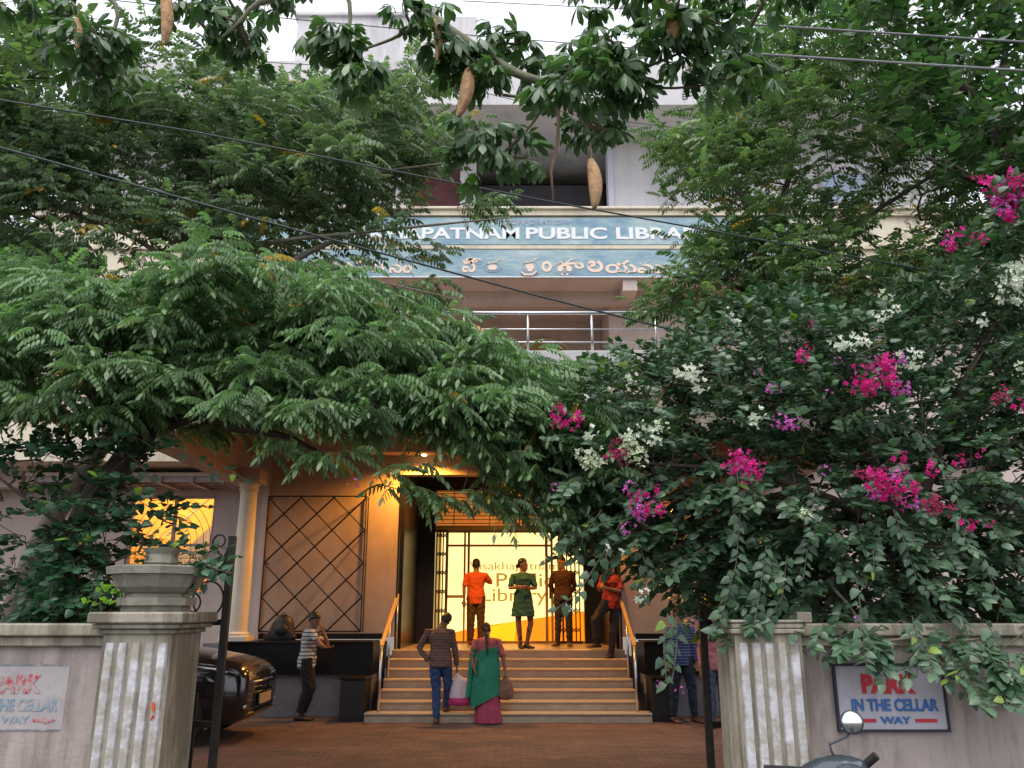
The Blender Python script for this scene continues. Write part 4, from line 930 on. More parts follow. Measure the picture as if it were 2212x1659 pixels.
# 4 man in red shirt leaning at the right rail, one knee bent
p = P(1318, 1418, 15.6)
person("person in a red shirt leaning by the right handrail, one knee raised", (p.x, 15.62, .875), 1.0,
       base_pose(pelvis=(.05, .05, .96), neck=(.08, .05, 1.47), head=(.02, .0, 1.60), shL=(-.09, -.03, 1.42), shR=(.25, .08, 1.42), elL=(-.18, -.20, 1.19), wrL=(-.04, -.22, 1.42), hdL=(.1, 0, 1), elR=(.20, -.14, 1.17), wrR=(-.05, -.26, 1.22), hdR=(-1, 0, .3), pnL=(1, .2, 0), pnR=(0, 1, 0),
                 hipL=(-.03, .03, .93), hipR=(.12, .07, .93), knL=(-.28, -.12, .66), anL=(-.22, .10, .25), toeL=(-.38, .02, .19), knR=(.08, .0, .5), anR=(.02, -.03, .08), toeR=(-.10, -.18, .02)),
       (-35, -35), cloth("red_shirt", (.22, .02, .018), .08), (cloth("black_jeans", (.022, .022, .026)), .008, .0), head_yaw=-50, sleeves='elbow', shoes=SHOEB, top_hem=.86)
# 5 man walking up with a carrier bag
p = P(945, 1562, 13.75)
M_CHECK = cloth("checked_shirt", (.055, .035, .045), .3, ('Z', 14, (.22, .13, .09), 1.2, .55))
t5, W5 = person("person in a checked shirt and blue jeans climbing the first step with a carrier bag", (p.x, 13.75, 0), 1.0,
       base_pose(pelvis=(.02, .03, .93), neck=(0, .10, 1.42), head=(.08, .17, 1.545), shL=(-.19, .08, 1.37), elL=(-.33, .04, 1.12), wrL=(-.16, -.06, .93), shR=(.19, .1, 1.37), elR=(.25, .08, 1.09), wrR=(.28, .08, .84), pnL=(1, 0, 0), pnR=(-1, 0, 0), hdL=(.7, .2, -.6), curlR=1.0,
                 hipL=(-.07, .03, .9), hipR=(.11, .03, .9), knL=(-.03, .02, .49), anL=(-.02, -.05, .08), toeL=(-.02, .12, .02), knR=(.15, .10, .55), anR=(.11, .22, .225), toeR=(.14, .38, .17)),
       (180, 175), M_CHECK, (cloth("blue_jeans", (.03, .06, .16), .3), .008, .0), sleeves='long', shoes=SHOEB, head_yaw=165, top_hem=.84)
# carrier bag
hb = W5('wrR') + Vector((.01, 0, -.08))
BG = thing("carrier_bag", hb + Vector((0, 0, -.1)), "white plastic carrier bag with a magenta band hanging from the walking man's hand", "bag")
M_BAGW = mat("white_plastic_bag", (.55, .46, .52), rough=.4, var=.15, scale=14, dirt=(.5, .12, .2), dirt_amt=.5, dirt_scale=9); M_BAGP = mat("magenta_plastic", (.50, .04, .18), rough=.4, var=.1)
def bagrings(lv, tw=.0): return [[Vector((hb.x + .10 * (0 if z > -.1 else 1) * .6 + a * math.cos(q * math.pi / 10) * (1 + .07 * math.sin(q * 3 + z * 20)), hb.y - .02 + b_ * math.sin(q * math.pi / 10), hb.z + z)) for q in range(20)] for z, a, b_ in lv]
shade(MB().loft(bagrings([(-.02, .02, .015), (-.06, .05, .03), (-.12, .11, .06), (-.22, .15, .09), (-.34, .17, .10), (-.385, .175, .10)])).build("bag_top", M_BAGW, BG))
shade(MB().loft(bagrings([(-.387, .177, .10), (-.43, .18, .105), (-.48, .175, .10), (-.50, .15, .08)])).build("printed_band", M_BAGP, BG))
MB().tube([hb + Vector((-.03, -.02, -.06)), hb + Vector((-.01, -.02, .02)), hb + Vector((.03, -.02, -.06))], .008, 6).build("handle", M_BAGW, BG)
# 6 woman in sari
p = P(1052, 1562, 13.72); s6 = .93
t6, W6 = person("person in a green and pink sari at the foot of the steps", (p.x, 13.72, 0), s6,
       base_pose(pelvis=(0, .03, .90), neck=(-.02, .10, 1.38), head=(-.03, .17, 1.50), shL=(-.20, .08, 1.32), elL=(-.27, -.0, 1.06), wrL=(-.22, -.1, .88), shR=(.18, .08, 1.32), elR=(.27, .02, 1.05), wrR=(.30, -.02, .84), pnL=(1, 0, 0), pnR=(-1, 0, 0), curlR=1.0, toeL=(-.12, .17, .02), toeR=(.12, .17, .02), anL=(-.10, 0, .08), anR=(.10, .02, .08)),
       (180, 180), cloth("pink_blouse", (.40, .10, .10), .2), None, hair='braid', head_yaw=180, female=False, sleeves='elbow', shoes=SANDAL, top_hem=.98)
M_SARG = mat("green_sari", (.015, .19, .115), rough=.7, var=.25, scale=6, bump=.3); M_SARP = mat("pink_sari", (.34, .05, .10), rough=.8, var=.25, scale=10, bump=.4)
b6 = Vector((p.x, 13.72, 0))
def skr(lv, folds, amp, sl=None, n=48):
    rings = []
    for z, a, b_, ox in lv:
        ring = []
        for q in range(n):
            th = 2 * math.pi * q / n; k = 1 + amp * math.sin(folds * th + z * 3); zz = z + (sl(th, z) if sl else 0)
            ring.append(b6 + Vector((ox + a * k * math.cos(th), .03 + b_ * k * math.sin(th), zz)) * s6)
        rings.append(ring)
    return rings
shade(MB().loft(skr([(.02, .23, .19, .02), (.2, .215, .18, .01), (.5, .205, .165, 0), (.75, .20, .155, 0), (.9, .195, .145, 0), (1.02, .16, .12, 0)], 13, .05)).build("sari_skirt", M_SARP, t6))
shade(MB().loft(skr([(.36, .265, .20, -.03), (.45, .26, .20, -.03), (.62, .245, .19, -.03), (.85, .225, .175, -.015), (1.0, .195, .155, 0), (1.12, .185, .155, .0), (1.2, .18, .155, .01)], 9, .022, lambda th, z: .10 * math.cos(th) * (1.3 if z < .6 else .35 if z > 1.1 else .7))).build("sari_drape", M_SARG, t6))
shade(MB().loft([[b6 + Vector((-.24 + .055 * math.cos(q * math.pi / 6) - .02 * k, .02 + .06 * math.sin(q * math.pi / 6), z)) * s6 for q in range(12)] for k, z in enumerate((1.2, 1.0, .8, .6, .42))]).build("sari_end", M_SARG, t6))
gl = MB(); h6 = W6('head')
for i in range(16):
    a = i / 15 * math.pi; gl.ell(h6 + Vector((math.cos(a) * .03 * (1 if i % 2 else .6), -.12, -.03 - .11 * (i / 15))) , (.02, .018, .018), 6, 4)
gl.build("flower_garland", mat("jasmine_white", (.55, .55, .38), rough=.8), t6)
hb6 = W6('wrR') + Vector((.01, -.0, -.09))
b2 = thing("hand_bag", hb6, "dull brown cloth bag in the sari wearer's right hand", "bag")
shade(MB().loft([[hb6 + Vector((a * math.cos(q * math.pi / 8), b_ * math.sin(q * math.pi / 8), z)) for q in range(16)] for z, a, b_ in ((.0, .03, .02), (-.06, .09, .05), (-.2, .13, .07), (-.3, .12, .07), (-.34, .06, .04))]).build("bag_body", cloth("brown_cloth_bag", (.20, .10, .07), .3), b2))
MB().tube([hb6 + Vector((-.05, 0, -.03)), hb6 + Vector((0, 0, .03)), hb6 + Vector((.05, 0, -.03))], .007, 6).build("handle", SANDAL, b2)
# 7 person in striped shirt by the left ledge, hand at the face
p = P(655, 1548, 14.1)
person("person in a striped white shirt holding a phone to the face by the ledge", (p.x, 14.1, 0), 1.0,
       base_pose(pelvis=(-.0, .02, .93), neck=(.05, -.02, 1.42), head=(.10, -.05, 1.55), shL=(-.02, .14, 1.36), shR=(.08, -.16, 1.37), elR=(.27, -.24, 1.16), wrR=(.34, -.22, 1.12), pnR=(0, 0, 1), hdR=(1, 0, .05), elL=(.34, .02, 1.14), wrL=(.22, -.02, 1.42), hdL=(-.4, 0, .8), pnL=(-1, 0, 0),
                 hipL=(0, .08, .9), hipR=(.0, -.07, .9), knL=(.08, .06, .49), anL=(-.04, .04, .08), toeL=(.12, .02, .02), knR=(.05, -.06, .48), anR=(-.06, -.05, .08), toeR=(.13, -.07, .02)),
       (75, 70), cloth("striped_shirt", (.50, .48, .46), .1, ('Z', 5.2, (.06, .06, .09), .4, .72)), (cloth("black_trousers", (.012, .012, .014)), .018, .10), head_yaw=60, sleeves='short', shoes=SANDAL, top_hem=.80)
ph = P(718 - 30, 1374, 13.95)
tag(MB().box(ph.x - .012, ph.x + .012, 13.93, 13.99, ph.z - .06, ph.z + .06, b=.004).build("mobile_phone", M_BLACKP), "black phone held to the cheek of the person in the striped shirt", "phone")
# backpack on the ledge
p = P(605, 1385, 15.0)
bp = thing("backpack", (p.x, 15.05, 1.2), "bulky black backpack lying on the granite ledge below the lattice", "backpack")
shade(MB().loft([[(p.x + dx + a * math.cos(q * math.pi / 10), 15.05 + b_ * math.sin(q * math.pi / 10), 1.2 + z) for q in range(20)] for z, a, b_, dx in ((.003, .28, .14, -.03), (.06, .30, .16, -.02), (.16, .22, .15, 0), (.28, .19, .14, .02), (.38, .14, .10, .03), (.43, .05, .04, .03))]).build("bag_body", M_BLACKP, bp))
shade(MB().ell((p.x + .03, 14.90, 1.38), (.12, .05, .10), 12, 8).build("front_pocket", M_BLACKP, bp)); MB().tube([(p.x - .02, 15, 1.62), (p.x + .03, 15, 1.67), (p.x + .08, 15, 1.62)], .01, 6).build("handle", M_BLACKP, bp)
# 8 man in blue checked shirt, right
p = P(1478, 1556, 13.9)
person("person in a blue striped shirt standing behind the hanging leaves right of the steps", (p.x, 13.9, 0), 1.04,
       base_pose(anL=(-.17, 0, .08), anR=(.17, .02, .08), knL=(-.13, -.01, .49), knR=(.14, -.01, .49), toeR=(.25, -.12, .02)),
       15, cloth("blue_shirt", (.02, .04, .15), .2, ('Z', 7, (.12, .16, .26), .6, .62)), (cloth("dark_blue_jeans", (.012, .02, .035), .3), .012, .0), sleeves='long', shoes=SHOEB, top_hem=.82)
# 9 person in pink behind the gate
p = P(1553, 1562, 13.3)
person("person in a pink shirt mostly hidden between gate leaf and right pillar", (p.x, 13.3, 0), .98,
       base_pose(head=(-.02, 0, 1.58)), 170, cloth("pink_shirt", (.42, .16, .18), .2), (cloth("washed_jeans", (.06, .08, .12), .3), .012, .0), sleeves='long', shoes=SHOEB, head_yaw=150, top_hem=.84)
# ------------------------------------------------------------------ foliage
def nz(a): return a / np.maximum(np.linalg.norm(a, axis=-1, keepdims=True), 1e-9)
def leaf6(V, F, b, d, n, L, w, fold=.25, droop=.12):
    b, d, n = np.array(b, float), nz(np.array(d, float)), np.array(n, float); n = nz(n - d * (n @ d)); s = np.cross(d, n); o = len(V)
    V += [b, b + d * L * .3 + s * w - n * w * fold, b + d * L * .68 + s * w * .75 - n * (w * fold + droop * L * .4), b + d * L - n * droop * L,
          b + d * L * .68 - s * w * .75 - n * (w * fold + droop * L * .4), b + d * L * .3 - s * w - n * w * fold]
    F += [(o, o + 1, o + 2, o + 3), (o, o + 3, o + 4, o + 5)]
def stalk(V, F, a, b, w=.002):
    a, b = np.array(a, float), np.array(b, float); o = len(V); V += [a + (w, 0, 0), a - (w, 0, 0), b - (w, 0, 0), b + (w, 0, 0)]; F += [(o, o + 1, o + 2, o + 3)]
def T_pinnate(L=.40, pairs=6, ll=.128, w=.0215, droop=.75, arch=.5, seed=0):
    r = random.Random(seed); V, F = [], []
    def pt(t): return (0, L * t * (1 - .12 * t), .04 * L * t - arch * L * t * t * .8)
    for i in range(4): stalk(V, F, pt(i / 4), pt((i + 1) / 4))
    for i in range(pairs):
        t = .2 + .75 * i / (pairs - 1); b = pt(t); k = 1 - .25 * abs(t - .5)
        for s in (-1, 1):
            d = (s * 1.0, .42 + r.uniform(-.1, .15), -droop + r.uniform(-.3, .25) - .35 * t)
            leaf6(V, F, b, d, (s * .5 + r.uniform(-.2, .2), -.1, .9), ll * k * r.uniform(.85, 1.1), w * r.uniform(.9, 1.1))
    leaf6(V, F, pt(1), (0, .8, -.9), (0, .4, .9), ll * 1.1, w * 1.05)
    return np.array(V), np.array(F)
def T_palmate(seed=0, L=.145, pet=.11):
    r = random.Random(seed); V, F = [], []; stalk(V, F, (0, 0, 0), (0, pet * .6, .01), .0022); stalk(V, F, (0, pet * .6, .01), (0, pet, -.01), .0022)
    n = r.choice((6, 7, 7, 8))
    for i in range(n):
        a = R(-130 + 260 * i / (n - 1) + r.uniform(-8, 8)); k = 1 - .25 * abs(a) / R(130)
        d = nz(np.array((math.sin(a), math.cos(a), -.95 + r.uniform(-.5, .35)))); ll = L * k * r.uniform(.88, 1.1); w = .0235 * r.uniform(.9, 1.15) * k ** .5
        nn = np.array((d[0] * .6, d[1] * .6, .8)); nn = nz(nn - d * (nn @ d)); sd = np.cross(d, nn); b = np.array((0, pet, -.01)); o = len(V)
        V += [b, b + d * ll * .45 + sd * w * .78 - nn * .004, b + d * ll * .78 + sd * w * .86 - nn * .014, b + d * ll - nn * .03, b + d * ll * .78 - sd * w * .86 - nn * .014, b + d * ll * .45 - sd * w * .78 - nn * .004, b + d * ll * .5 + nn * .003]
        F += [(o, o + 1, o + 6, o + 5), (o + 6, o + 1, o + 2, o + 3), (o + 6, o + 3, o + 4, o + 5)]
    return np.array(V), np.array(F)
def T_ovate(L=.09, w=.032, seed=0):
    r = random.Random(seed); V, F = [], []; stalk(V, F, (0, 0, 0), (0, .02, 0), .0015)
    b = np.array((0, .02, 0.)); 
    o = len(V); c = r.uniform(.1, .3)
    V += [b, b + (w * .85, -.004, -w * c), b + (w * 1.05, L * .3, -w * c * 1.3), b + (w * .6, L * .68, -w * c - .004), b + (0, L, -.014), b + (0, L * .35, 0), b + (-w * .6, L * .68, -w * c - .004), b + (-w * 1.05, L * .3, -w * c * 1.3), b + (-w * .85, -.004, -w * c)]
    F += [(o, o + 1, o + 2, o + 5), (o + 5, o + 2, o + 3, o + 4), (o + 5, o + 4, o + 6, o + 7), (o, o + 5, o + 7, o + 8)]
    return np.array(V), np.array(F)
def poly_in(poly, x, y):
    c = False; n = len(poly)
    for i in range(n):
        x1, y1 = poly[i]; x2, y2 = poly[(i + 1) % n]
        if (y1 > y) != (y2 > y) and x < (x2 - x1) * (y - y1) / (y2 - y1) + x1: c = not c
    return c
def sample(poly, n, Y0, Y1, dens=None):
    xs = [p[0] for p in poly]; ys = [p[1] for p in poly]; out = []
    while len(out) < n:
        x, y = random.uniform(min(xs), max(xs)), random.uniform(min(ys), max(ys))
        if poly_in(poly, x, y) and (dens is None or random.random() < dens(x, y)):
            out.append(P(x, y, random.uniform(Y0, Y1)))
    return out
def clumps(poly, n, m, Y0, Y1, r=.34, h=.05, dens=None):
    out = []
    for c in sample(poly, n, Y0, Y1, dens):
        k = random.uniform(.7, 1.25)
        for _ in range(max(2, int(m * k))):
            out.append(c + Vector((random.gauss(0, r * .6 * k), random.gauss(0, r * .6 * k), random.gauss(0, h))))
    return out
def plant(root, trunk, limbs, twigs, templates, lm, bark, leafname, foliage_label, nind=300, per=8, scale=1.0, twig_m=None, fwd=.5, upj=.35, facing=None, rtwig=.0035, strands=(), vmean=.5, spread=1.0, skip_trunk=False):
    """root: the thing; trunk: [(point, radius)]; limbs: list of the same; twigs: [(base, dir, length)]"""
    # skeleton
    def pipe(path, mb, n):
        pts = [Vector(p) for p, r in path]; rad = [r for p, r in path]; P2, R2 = [], []
        for i in range(len(pts) - 1):
            a, b_, c, d_ = pts[max(i - 1, 0)], pts[i], pts[i + 1], pts[min(i + 2, len(pts) - 1)]
            for k in range(5):
                t = k / 5; P2.append(.5 * ((2 * b_) + (c - a) * t + (2 * a - 5 * b_ + 4 * c - d_) * t * t + (3 * b_ - a - 3 * c + d_) * t ** 3)); R2.append((rad[i] + (rad[i + 1] - rad[i]) * t) * random.uniform(.95, 1.06))
        P2.append(pts[-1]); R2.append(rad[-1]); mb.tube(P2, R2, n); return P2, R2
    nodes, par, nr = [], [], []
    if trunk:
        mb = MB(); P2, R2 = pipe(trunk, mb, 12); shade(mb.build("trunk", bark, root), 80)
        for q in P2[len(P2) // 3:]: nodes.append(q); par.append(-1)
    for lb in limbs:
        mb = MB(); P2, R2 = pipe(lb, mb, 8); shade(mb.build("limb", bark, root), 80)
        for q in P2: nodes.append(q); par.append(-1)
    n0 = len(nodes)
    if twigs and n0:
        pos = np.array([tuple(t[0]) for t in twigs]); base = np.array([tuple(q) for q in nodes])
        order = np.argsort(np.min(np.linalg.norm(pos[:, None] - base[None], axis=2), axis=1))
        arr = np.zeros((n0 + 6 * len(twigs), 3)); arr[:n0] = base; cnt = n0; par = [-1] * n0; paths = []
        for i in order:
            p_ = pos[i]; d = arr[:cnt] - p_; dist = np.linalg.norm(d, axis=1) + np.maximum(0, d[:, 2]) * .6; j = int(np.argmin(dist))
            a = arr[j].copy(); L = np.linalg.norm(p_ - a); k = max(1, min(5, int(L / .22))); prev = j; ids = [j]
            off = rng.normal(0, .06, 3) * L
            for s in range(1, k + 1):
                t = s / k; q = a + (p_ - a) * t + off * math.sin(math.pi * t) + np.array((0, 0, .12 * L * math.sin(math.pi * t)))
                arr[cnt] = q; par.append(prev); prev = cnt; ids.append(cnt); cnt += 1
            paths.append(ids)
        w = np.ones(cnt)
        for i in range(cnt - 1, n0 - 1, -1):
            w[par[i]] += w[i]
        mb = MB()
        for ids in paths:
            rr = [min(.05, rtwig * (w[i] if i >= n0 else w[ids[1]]) ** .42) for i in ids]; rr[0] = rr[1] * 1.05
            mb.tube([arr[i] for i in ids], rr, 5, False)
        for b_, d, L in twigs:
            b_ = Vector(b_); d = Vector(d); mb.tube([b_, b_ + d * L * .5 + Vector((0, 0, .02)), b_ + d * L - Vector((0, 0, .06 * L))], [rtwig, rtwig * .7, rtwig * .4], 4, False)
        o = mb.build("branch_work", twig_m or M_TWIG, root); tag(o, "fine woody branches and twigs", kind='stuff')
    # leaves
    C, Fw, Up = [], [], []
    for b_, d, L in twigs:
        b_, d = np.array(b_), nz(np.array(d)); side = nz(np.cross(d, (0, 0, 1.0)) + 1e-6)
        n = 1 if per == 1 else max(2, int(round(per * random.uniform(.75, 1.2))))
        for i in range(n):
            t = (i + .6) / n; s = 1 if i % 2 else -1
            C.append(b_ + d * L * t - np.array((0, 0, .06 * L * t * t)))
            f = d * 1.0 + rng.normal(0, .1, 3) if per == 1 else d * (fwd + .8 * (t > .9)) + side * s * (spread if t < .9 else .2) + rng.normal(0, .22, 3); Fw.append(f)
            u = np.array((0, 0, 1.0)) + rng.normal(0, upj, 3)
            if facing is not None: u = u + np.array(facing)
            Up.append(u)
    for st_ in strands:
        pts, step, hang = st_
        for i in range(len(pts) - 1):
            a, b_ = np.array(pts[i]), np.array(pts[i + 1]); L = np.linalg.norm(b_ - a); n = max(1, int(L / step)); d = nz(b_ - a); side = nz(np.cross(d, (0, -1.0, .2)))
            for k in range(n):
                s = 1 if k % 2 else -1; C.append(a + (b_ - a) * (k + random.random() * .5) / n + side * s * .008); Fw.append(d * .5 + side * s * .8 + np.array((0, 0, -hang)) + rng.normal(0, .2, 3)); Up.append(np.array((0, -1.0, .8)) + rng.normal(0, .35, 3))
        mb = MB().tube(pts, .0045, 5); mb.build("shoot", twig_m or M_TWIG, root)
    if not C: return
    C, Fw, Up = np.array(C), nz(np.array(Fw)), np.array(Up); X = nz(np.cross(Fw, Up)); Z = np.cross(X, Fw); M = np.stack([X, Fw, Z], 2) * (rng.uniform(.62, 1.2, len(C)) * scale)[:, None, None]
    kk = rng.integers(0, len(templates), len(C)); vv = np.clip(rng.normal(vmean, .27, len(C)), 0, .97); vv[rng.random(len(C)) > .988] = 1.0
    dist = np.linalg.norm(C - np.array((0, 0, EYE)), axis=1); vis = np.array([visible(c, -15) for c in C]); dist[~vis] += 100
    idx = np.argsort(dist); ind = idx[:nind] if nind else idx[:0]; rest = np.setdiff1d(np.arange(len(C)), ind)
    lib = {}
    for i in ind:
        key = (int(kk[i]), 3 if vv[i] > .98 else int(vv[i] * 3)); 
        if key not in lib:
            V, F = templates[key[0]]; val = (.2, .5, .78, 1.0)[key[1]]
            lib[key] = npmesh(leafname, V, F, lm, np.full(len(V), val))
        o = bpy.data.objects.new(leafname, lib[key]); SC.collection.objects.link(o); o.parent = root
        m = Matrix([list(M[i][0]) + [C[i][0]], list(M[i][1]) + [C[i][1]], list(M[i][2]) + [C[i][2]], [0, 0, 0, 1]])
        o.matrix_parent_inverse = wmat(root).inverted(); o.matrix_basis = m
    VV, FF, AA, off = [], [], [], 0
    for t, (V, F) in enumerate(templates):
        sel = rest[kk[rest] == t]
        if len(sel) == 0: continue
        W_ = np.einsum('kij,vj->kvi', M[sel], V) + C[sel][:, None, :]
        VV.append(W_.reshape(-1, 3)); FF.append((F[None] + (np.arange(len(sel)) * len(V))[:, None, None] + off).reshape(-1, 4)); AA.append(np.repeat(vv[sel], len(V)) + np.where(np.repeat(vv[sel], len(V)) > .98, 0, rng.normal(0, .04, len(sel) * len(V))) * 0); off += len(sel) * len(V)
    if VV:
        o = link("foliage", npmesh("foliage", np.concatenate(VV), np.concatenate(FF), lm, np.concatenate(AA)), root); tag(o, foliage_label, kind='stuff')

def dirs(pts, centre, flat=.35, noise=.35, bias=(0, 0, 0), L=(.35, .7)):
    out = []
    for q in pts:
        d = (q - Vector(centre)); d.z *= flat; d = d.normalized() + Vector(bias) + Vector((random.gauss(0, noise), random.gauss(0, noise), random.gauss(0, noise * .6)))
        out.append((q, d.normalized(), random.uniform(*L)))
    return out

LM_PIN = leafmat("drooping_leaf", (.045, .10, .050), (.18, .285, .145), (.42, .27, .05), rough=.36, trans=.38)
LM_PIN2 = leafmat("small_leaf", (.065, .105, .068), (.185, .255, .155), (.42, .27, .05), rough=.42, trans=.38)
LM_RT = leafmat("fresh_leaf", (.055, .10, .050), (.155, .235, .11), (.4, .28, .05), rough=.42, trans=.36)
LM_DARK = leafmat("dark_broad_leaf", (.03, .075, .034), (.085, .165, .07), None, rough=.4, trans=.3)
LM_BOUG = leafmat("bougainvillea_leaf", (.024, .065, .036), (.085, .16, .085), (.20, .30, .05), rough=.36, trans=.2, spec=.55)
LM_KAP = leafmat("palmate_leaf", (.034, .080, .034), (.095, .175, .07), (.12, .22, .03), rough=.33, trans=.3, spec=.6)
LM_VINE = leafmat("vine_leaf", (.014, .055, .024), (.035, .10, .045), (.22, .38, .05), rough=.4, trans=.2)

# ---- leaning tree whose drooping foliage overhangs the gateway
T1 = [T_pinnate(seed=i, droop=.95 + .12 * i, arch=.45 + .12 * i) for i in range(4)]
r1 = thing("tree", (-4.5, 8.1, 0), "leaning dark trunked tree with drooping feathery foliage spreading over the gateway", "tree")
LF = [(-60, 640), (60, 600), (130, 612), (260, 650), (400, 596), (540, 605), (640, 625), (740, 668), (850, 735), (930, 705), (1000, 745), (1180, 800), (1195, 835), (1110, 862), (1225, 885), (1250, 940), (1240, 1040), (1180, 1040), (1090, 1020), (1020, 980), (940, 945), (850, 940), (760, 915), (640, 915), (540, 915), (430, 930), (350, 935), (200, 915), (-60, 850)]
hub = P(310, 935, 8.1)
tk = [(Vector((-4.75, 8.0, -.1)), .21), (Vector((-4.62, 8.0, .8)), .17), (P(190, 1110, 8.05), .15), (P(245, 1030, 8.1), .135), (hub, .13)]
lim = [[(hub, .11), (P(430, 850, 8.0), .08), (P(620, 780, 7.9), .05), (P(800, 770, 7.8), .025)], [(hub, .10), (P(480, 885, 7.9), .045), (P(700, 900, 7.7), .03), (P(950, 930, 7.6), .015)],
       [(hub, .09), (P(330, 800, 8.2), .06), (P(420, 700, 8.3), .04), (P(560, 650, 8.3), .02)], [(hub, .08), (P(200, 850, 8.0), .06), (P(60, 750, 8.0), .03)], [(P(480, 920, 7.9), .05), (P(620, 945, 8.1), .035), (P(740, 1010, 8.4), .015)]]
pts = clumps(LF, 125, 6, 7.3, 8.8) + sample(LF, 170, 8.0, 9.1) + sample([(1000, 740), (1180, 800), (1240, 900), (1240, 1040), (1000, 1000), (850, 900)], 60, 7.2, 8.2)
pts += sample([(960, 1000), (1200, 1040), (1240, 1150), (1180, 1125), (1050, 1100), (980, 1070)], 14, 7.6, 8.4) + [P(x, y, 7.4) for x, y in ((640, 975), (660, 990), (830, 1050), (815, 1020), (880, 1060), (905, 1075), (1060, 1100), (1000, 1060), (560, 955), (1150, 1090))]
tw = dirs(pts, (-4.2, 8.8, 3.2), flat=.25, noise=.28, bias=(.35, -.35, -.02), L=(.35, .65))
hang = [[P(1015, 1100, 7.8), P(1020, 1165, 7.8), P(1018, 1195, 7.8)], [P(1095, 1110, 7.8), P(1080, 1150, 7.8)], [P(1165, 1110, 7.8), P(1170, 1160, 7.8), P(1185, 1200, 7.8)]]
plant(r1, tk, lim, tw, T1, LM_PIN, M_BARK, "leaf", "mid green drooping feathery foliage in layered tiers", per=13, vmean=.68, scale=.71)

# ---- tall tree behind it
T2 = [T_pinnate(L=.31, pairs=5, ll=.105, w=.021, seed=10 + i, droop=.75 + .12 * i, arch=.4) for i in range(3)]
r2 = thing("tree", (-5.9, 9.9, 0), "tall slender forked tree with small leaves standing behind the leaning tree", "tree")
LB = [(-60, 60), (60, 95), (150, 120), (260, 150), (340, 130), (460, 150), (560, 160), (680, 190), (800, 165), (900, 195), (860, 240), (950, 300), (960, 350), (890, 390), (900, 420), (960, 440), (1060, 450), (980, 470), (880, 500), (870, 560), (930, 620), (880, 640), (820, 640), (600, 620), (300, 610), (130, 620), (-60, 640)]
h2 = P(395, 600, 9.9)
tk = [(Vector((-5.9, 9.9, -.1)), .15), (Vector((-5.7, 9.9, 2.3)), .12), (P(330, 800, 9.9), .10), (h2, .08), (P(440, 480, 9.9), .055)]
lim = [[(P(440, 480, 9.9), .05), (P(540, 420, 9.8), .03), (P(760, 380, 9.6), .02), (P(980, 350, 9.5), .01)], [(P(420, 520, 9.9), .05), (P(360, 430, 10), .04), (P(250, 320, 10), .025), (P(120, 230, 10), .012)],
       [(h2, .05), (P(560, 530, 9.6), .03), (P(800, 500, 9.4), .022), (P(1100, 470, 9.2), .008)], [(P(440, 480, 9.9), .045), (P(470, 380, 10), .04), (P(560, 280, 10), .02), (P(640, 200, 10), .01)], [(h2, .05), (P(300, 520, 9.7), .03), (P(80, 430, 9.5), .02)], [(P(560, 640, 9.8), .06), (P(640, 560, 9.7), .045), (P(770, 500, 9.6), .02)],
       [(P(540, 690, 9.5), .035), (P(640, 612, 9.4), .025), (P(760, 600, 9.3), .015), (P(960, 640, 9.2), .006)]]
def dens2(x, y):
    if x < 330 and y > 380: return 1.0
    if y > 450 and 180 < x < 1100: return .62
    if y > 480: return .6
    return 1.0
pts = clumps([(-90, 180), (120, 160), (260, 420), (300, 640), (-90, 660)], 40, 5, 8.8, 10.2, .3, .05) + clumps([(330, 220), (850, 220), (880, 300), (820, 440), (560, 560), (380, 560), (300, 400)], 60, 5, 9.6, 10.9, .3, .05) + clumps(LB, 165, 5, 9.1, 10.8, .3, .05, dens2) + sample(LB, 60, 9.8, 10.9, dens2) + sample([(880, 120), (930, 150), (960, 210), (880, 200), (840, 160)], 10, 9.6, 10.2)
tw = dirs(pts, (-3.8, 10.4, 4.8), flat=.35, noise=.3, bias=(.25, -.2, 0), L=(.3, .6))
plant(r2, tk, lim, tw, T2, LM_PIN2, mat("pale_bark", (.17, .15, .12), rough=.9, var=.25, scale=12, bump=.5), "leaf", "loose small leaved foliage letting the building show through", per=7, vmean=.55)

# ---- right hand tree
T3 = [T_pinnate(L=.32, pairs=6, ll=.085, w=.017, seed=20 + i, droop=.35 + .12 * i, arch=.35) for i in range(3)]
r3 = thing("tree", (3.3, 9.6, 0), "feathery green tree right of the name boards, rising behind the bougainvillea", "tree")
RTp = [(1640, 90), (1720, 110), (1780, 40), (1900, 110), (2000, 190), (2120, 260), (2260, 330), (2260, 520), (2120, 600), (1980, 700), (1700, 730), (1540, 700), (1450, 690), (1530, 640), (1500, 610), (1470, 590), (1560, 530), (1580, 470), (1500, 410), (1430, 330), (1420, 290), (1480, 270), (1570, 250), (1600, 180)]
h3 = P(1655, 660, 9.6)
tk = [(Vector((3.25, 9.6, -.1)), .15), (Vector((3.3, 9.6, 2.5)), .12), (h3, .10), (P(1640, 540, 9.6), .07)]
lim = [[(P(1640, 540, 9.6), .06), (P(1600, 420, 9.5), .04), (P(1500, 330, 9.3), .02), (P(1400, 290, 9.2), .008)], [(P(1640, 540, 9.6), .06), (P(1700, 400, 9.7), .04), (P(1720, 250, 9.9), .025), (P(1700, 140, 10), .01)],
       [(h3, .06), (P(1560, 600, 9.3), .03), (P(1450, 600, 9.0), .01)], [(h3, .06), (P(1800, 520, 9.5), .04), (P(1980, 400, 9.4), .025), (P(2120, 320, 9.3), .01)]]
pts = sample(RTp, 120, 9.4, 10.6) + clumps(RTp, 135, 5, 8.7, 10.4, .3, .06, lambda x, y: .45 if (1700 < x < 2000 and 330 < y < 560) else 1.0)
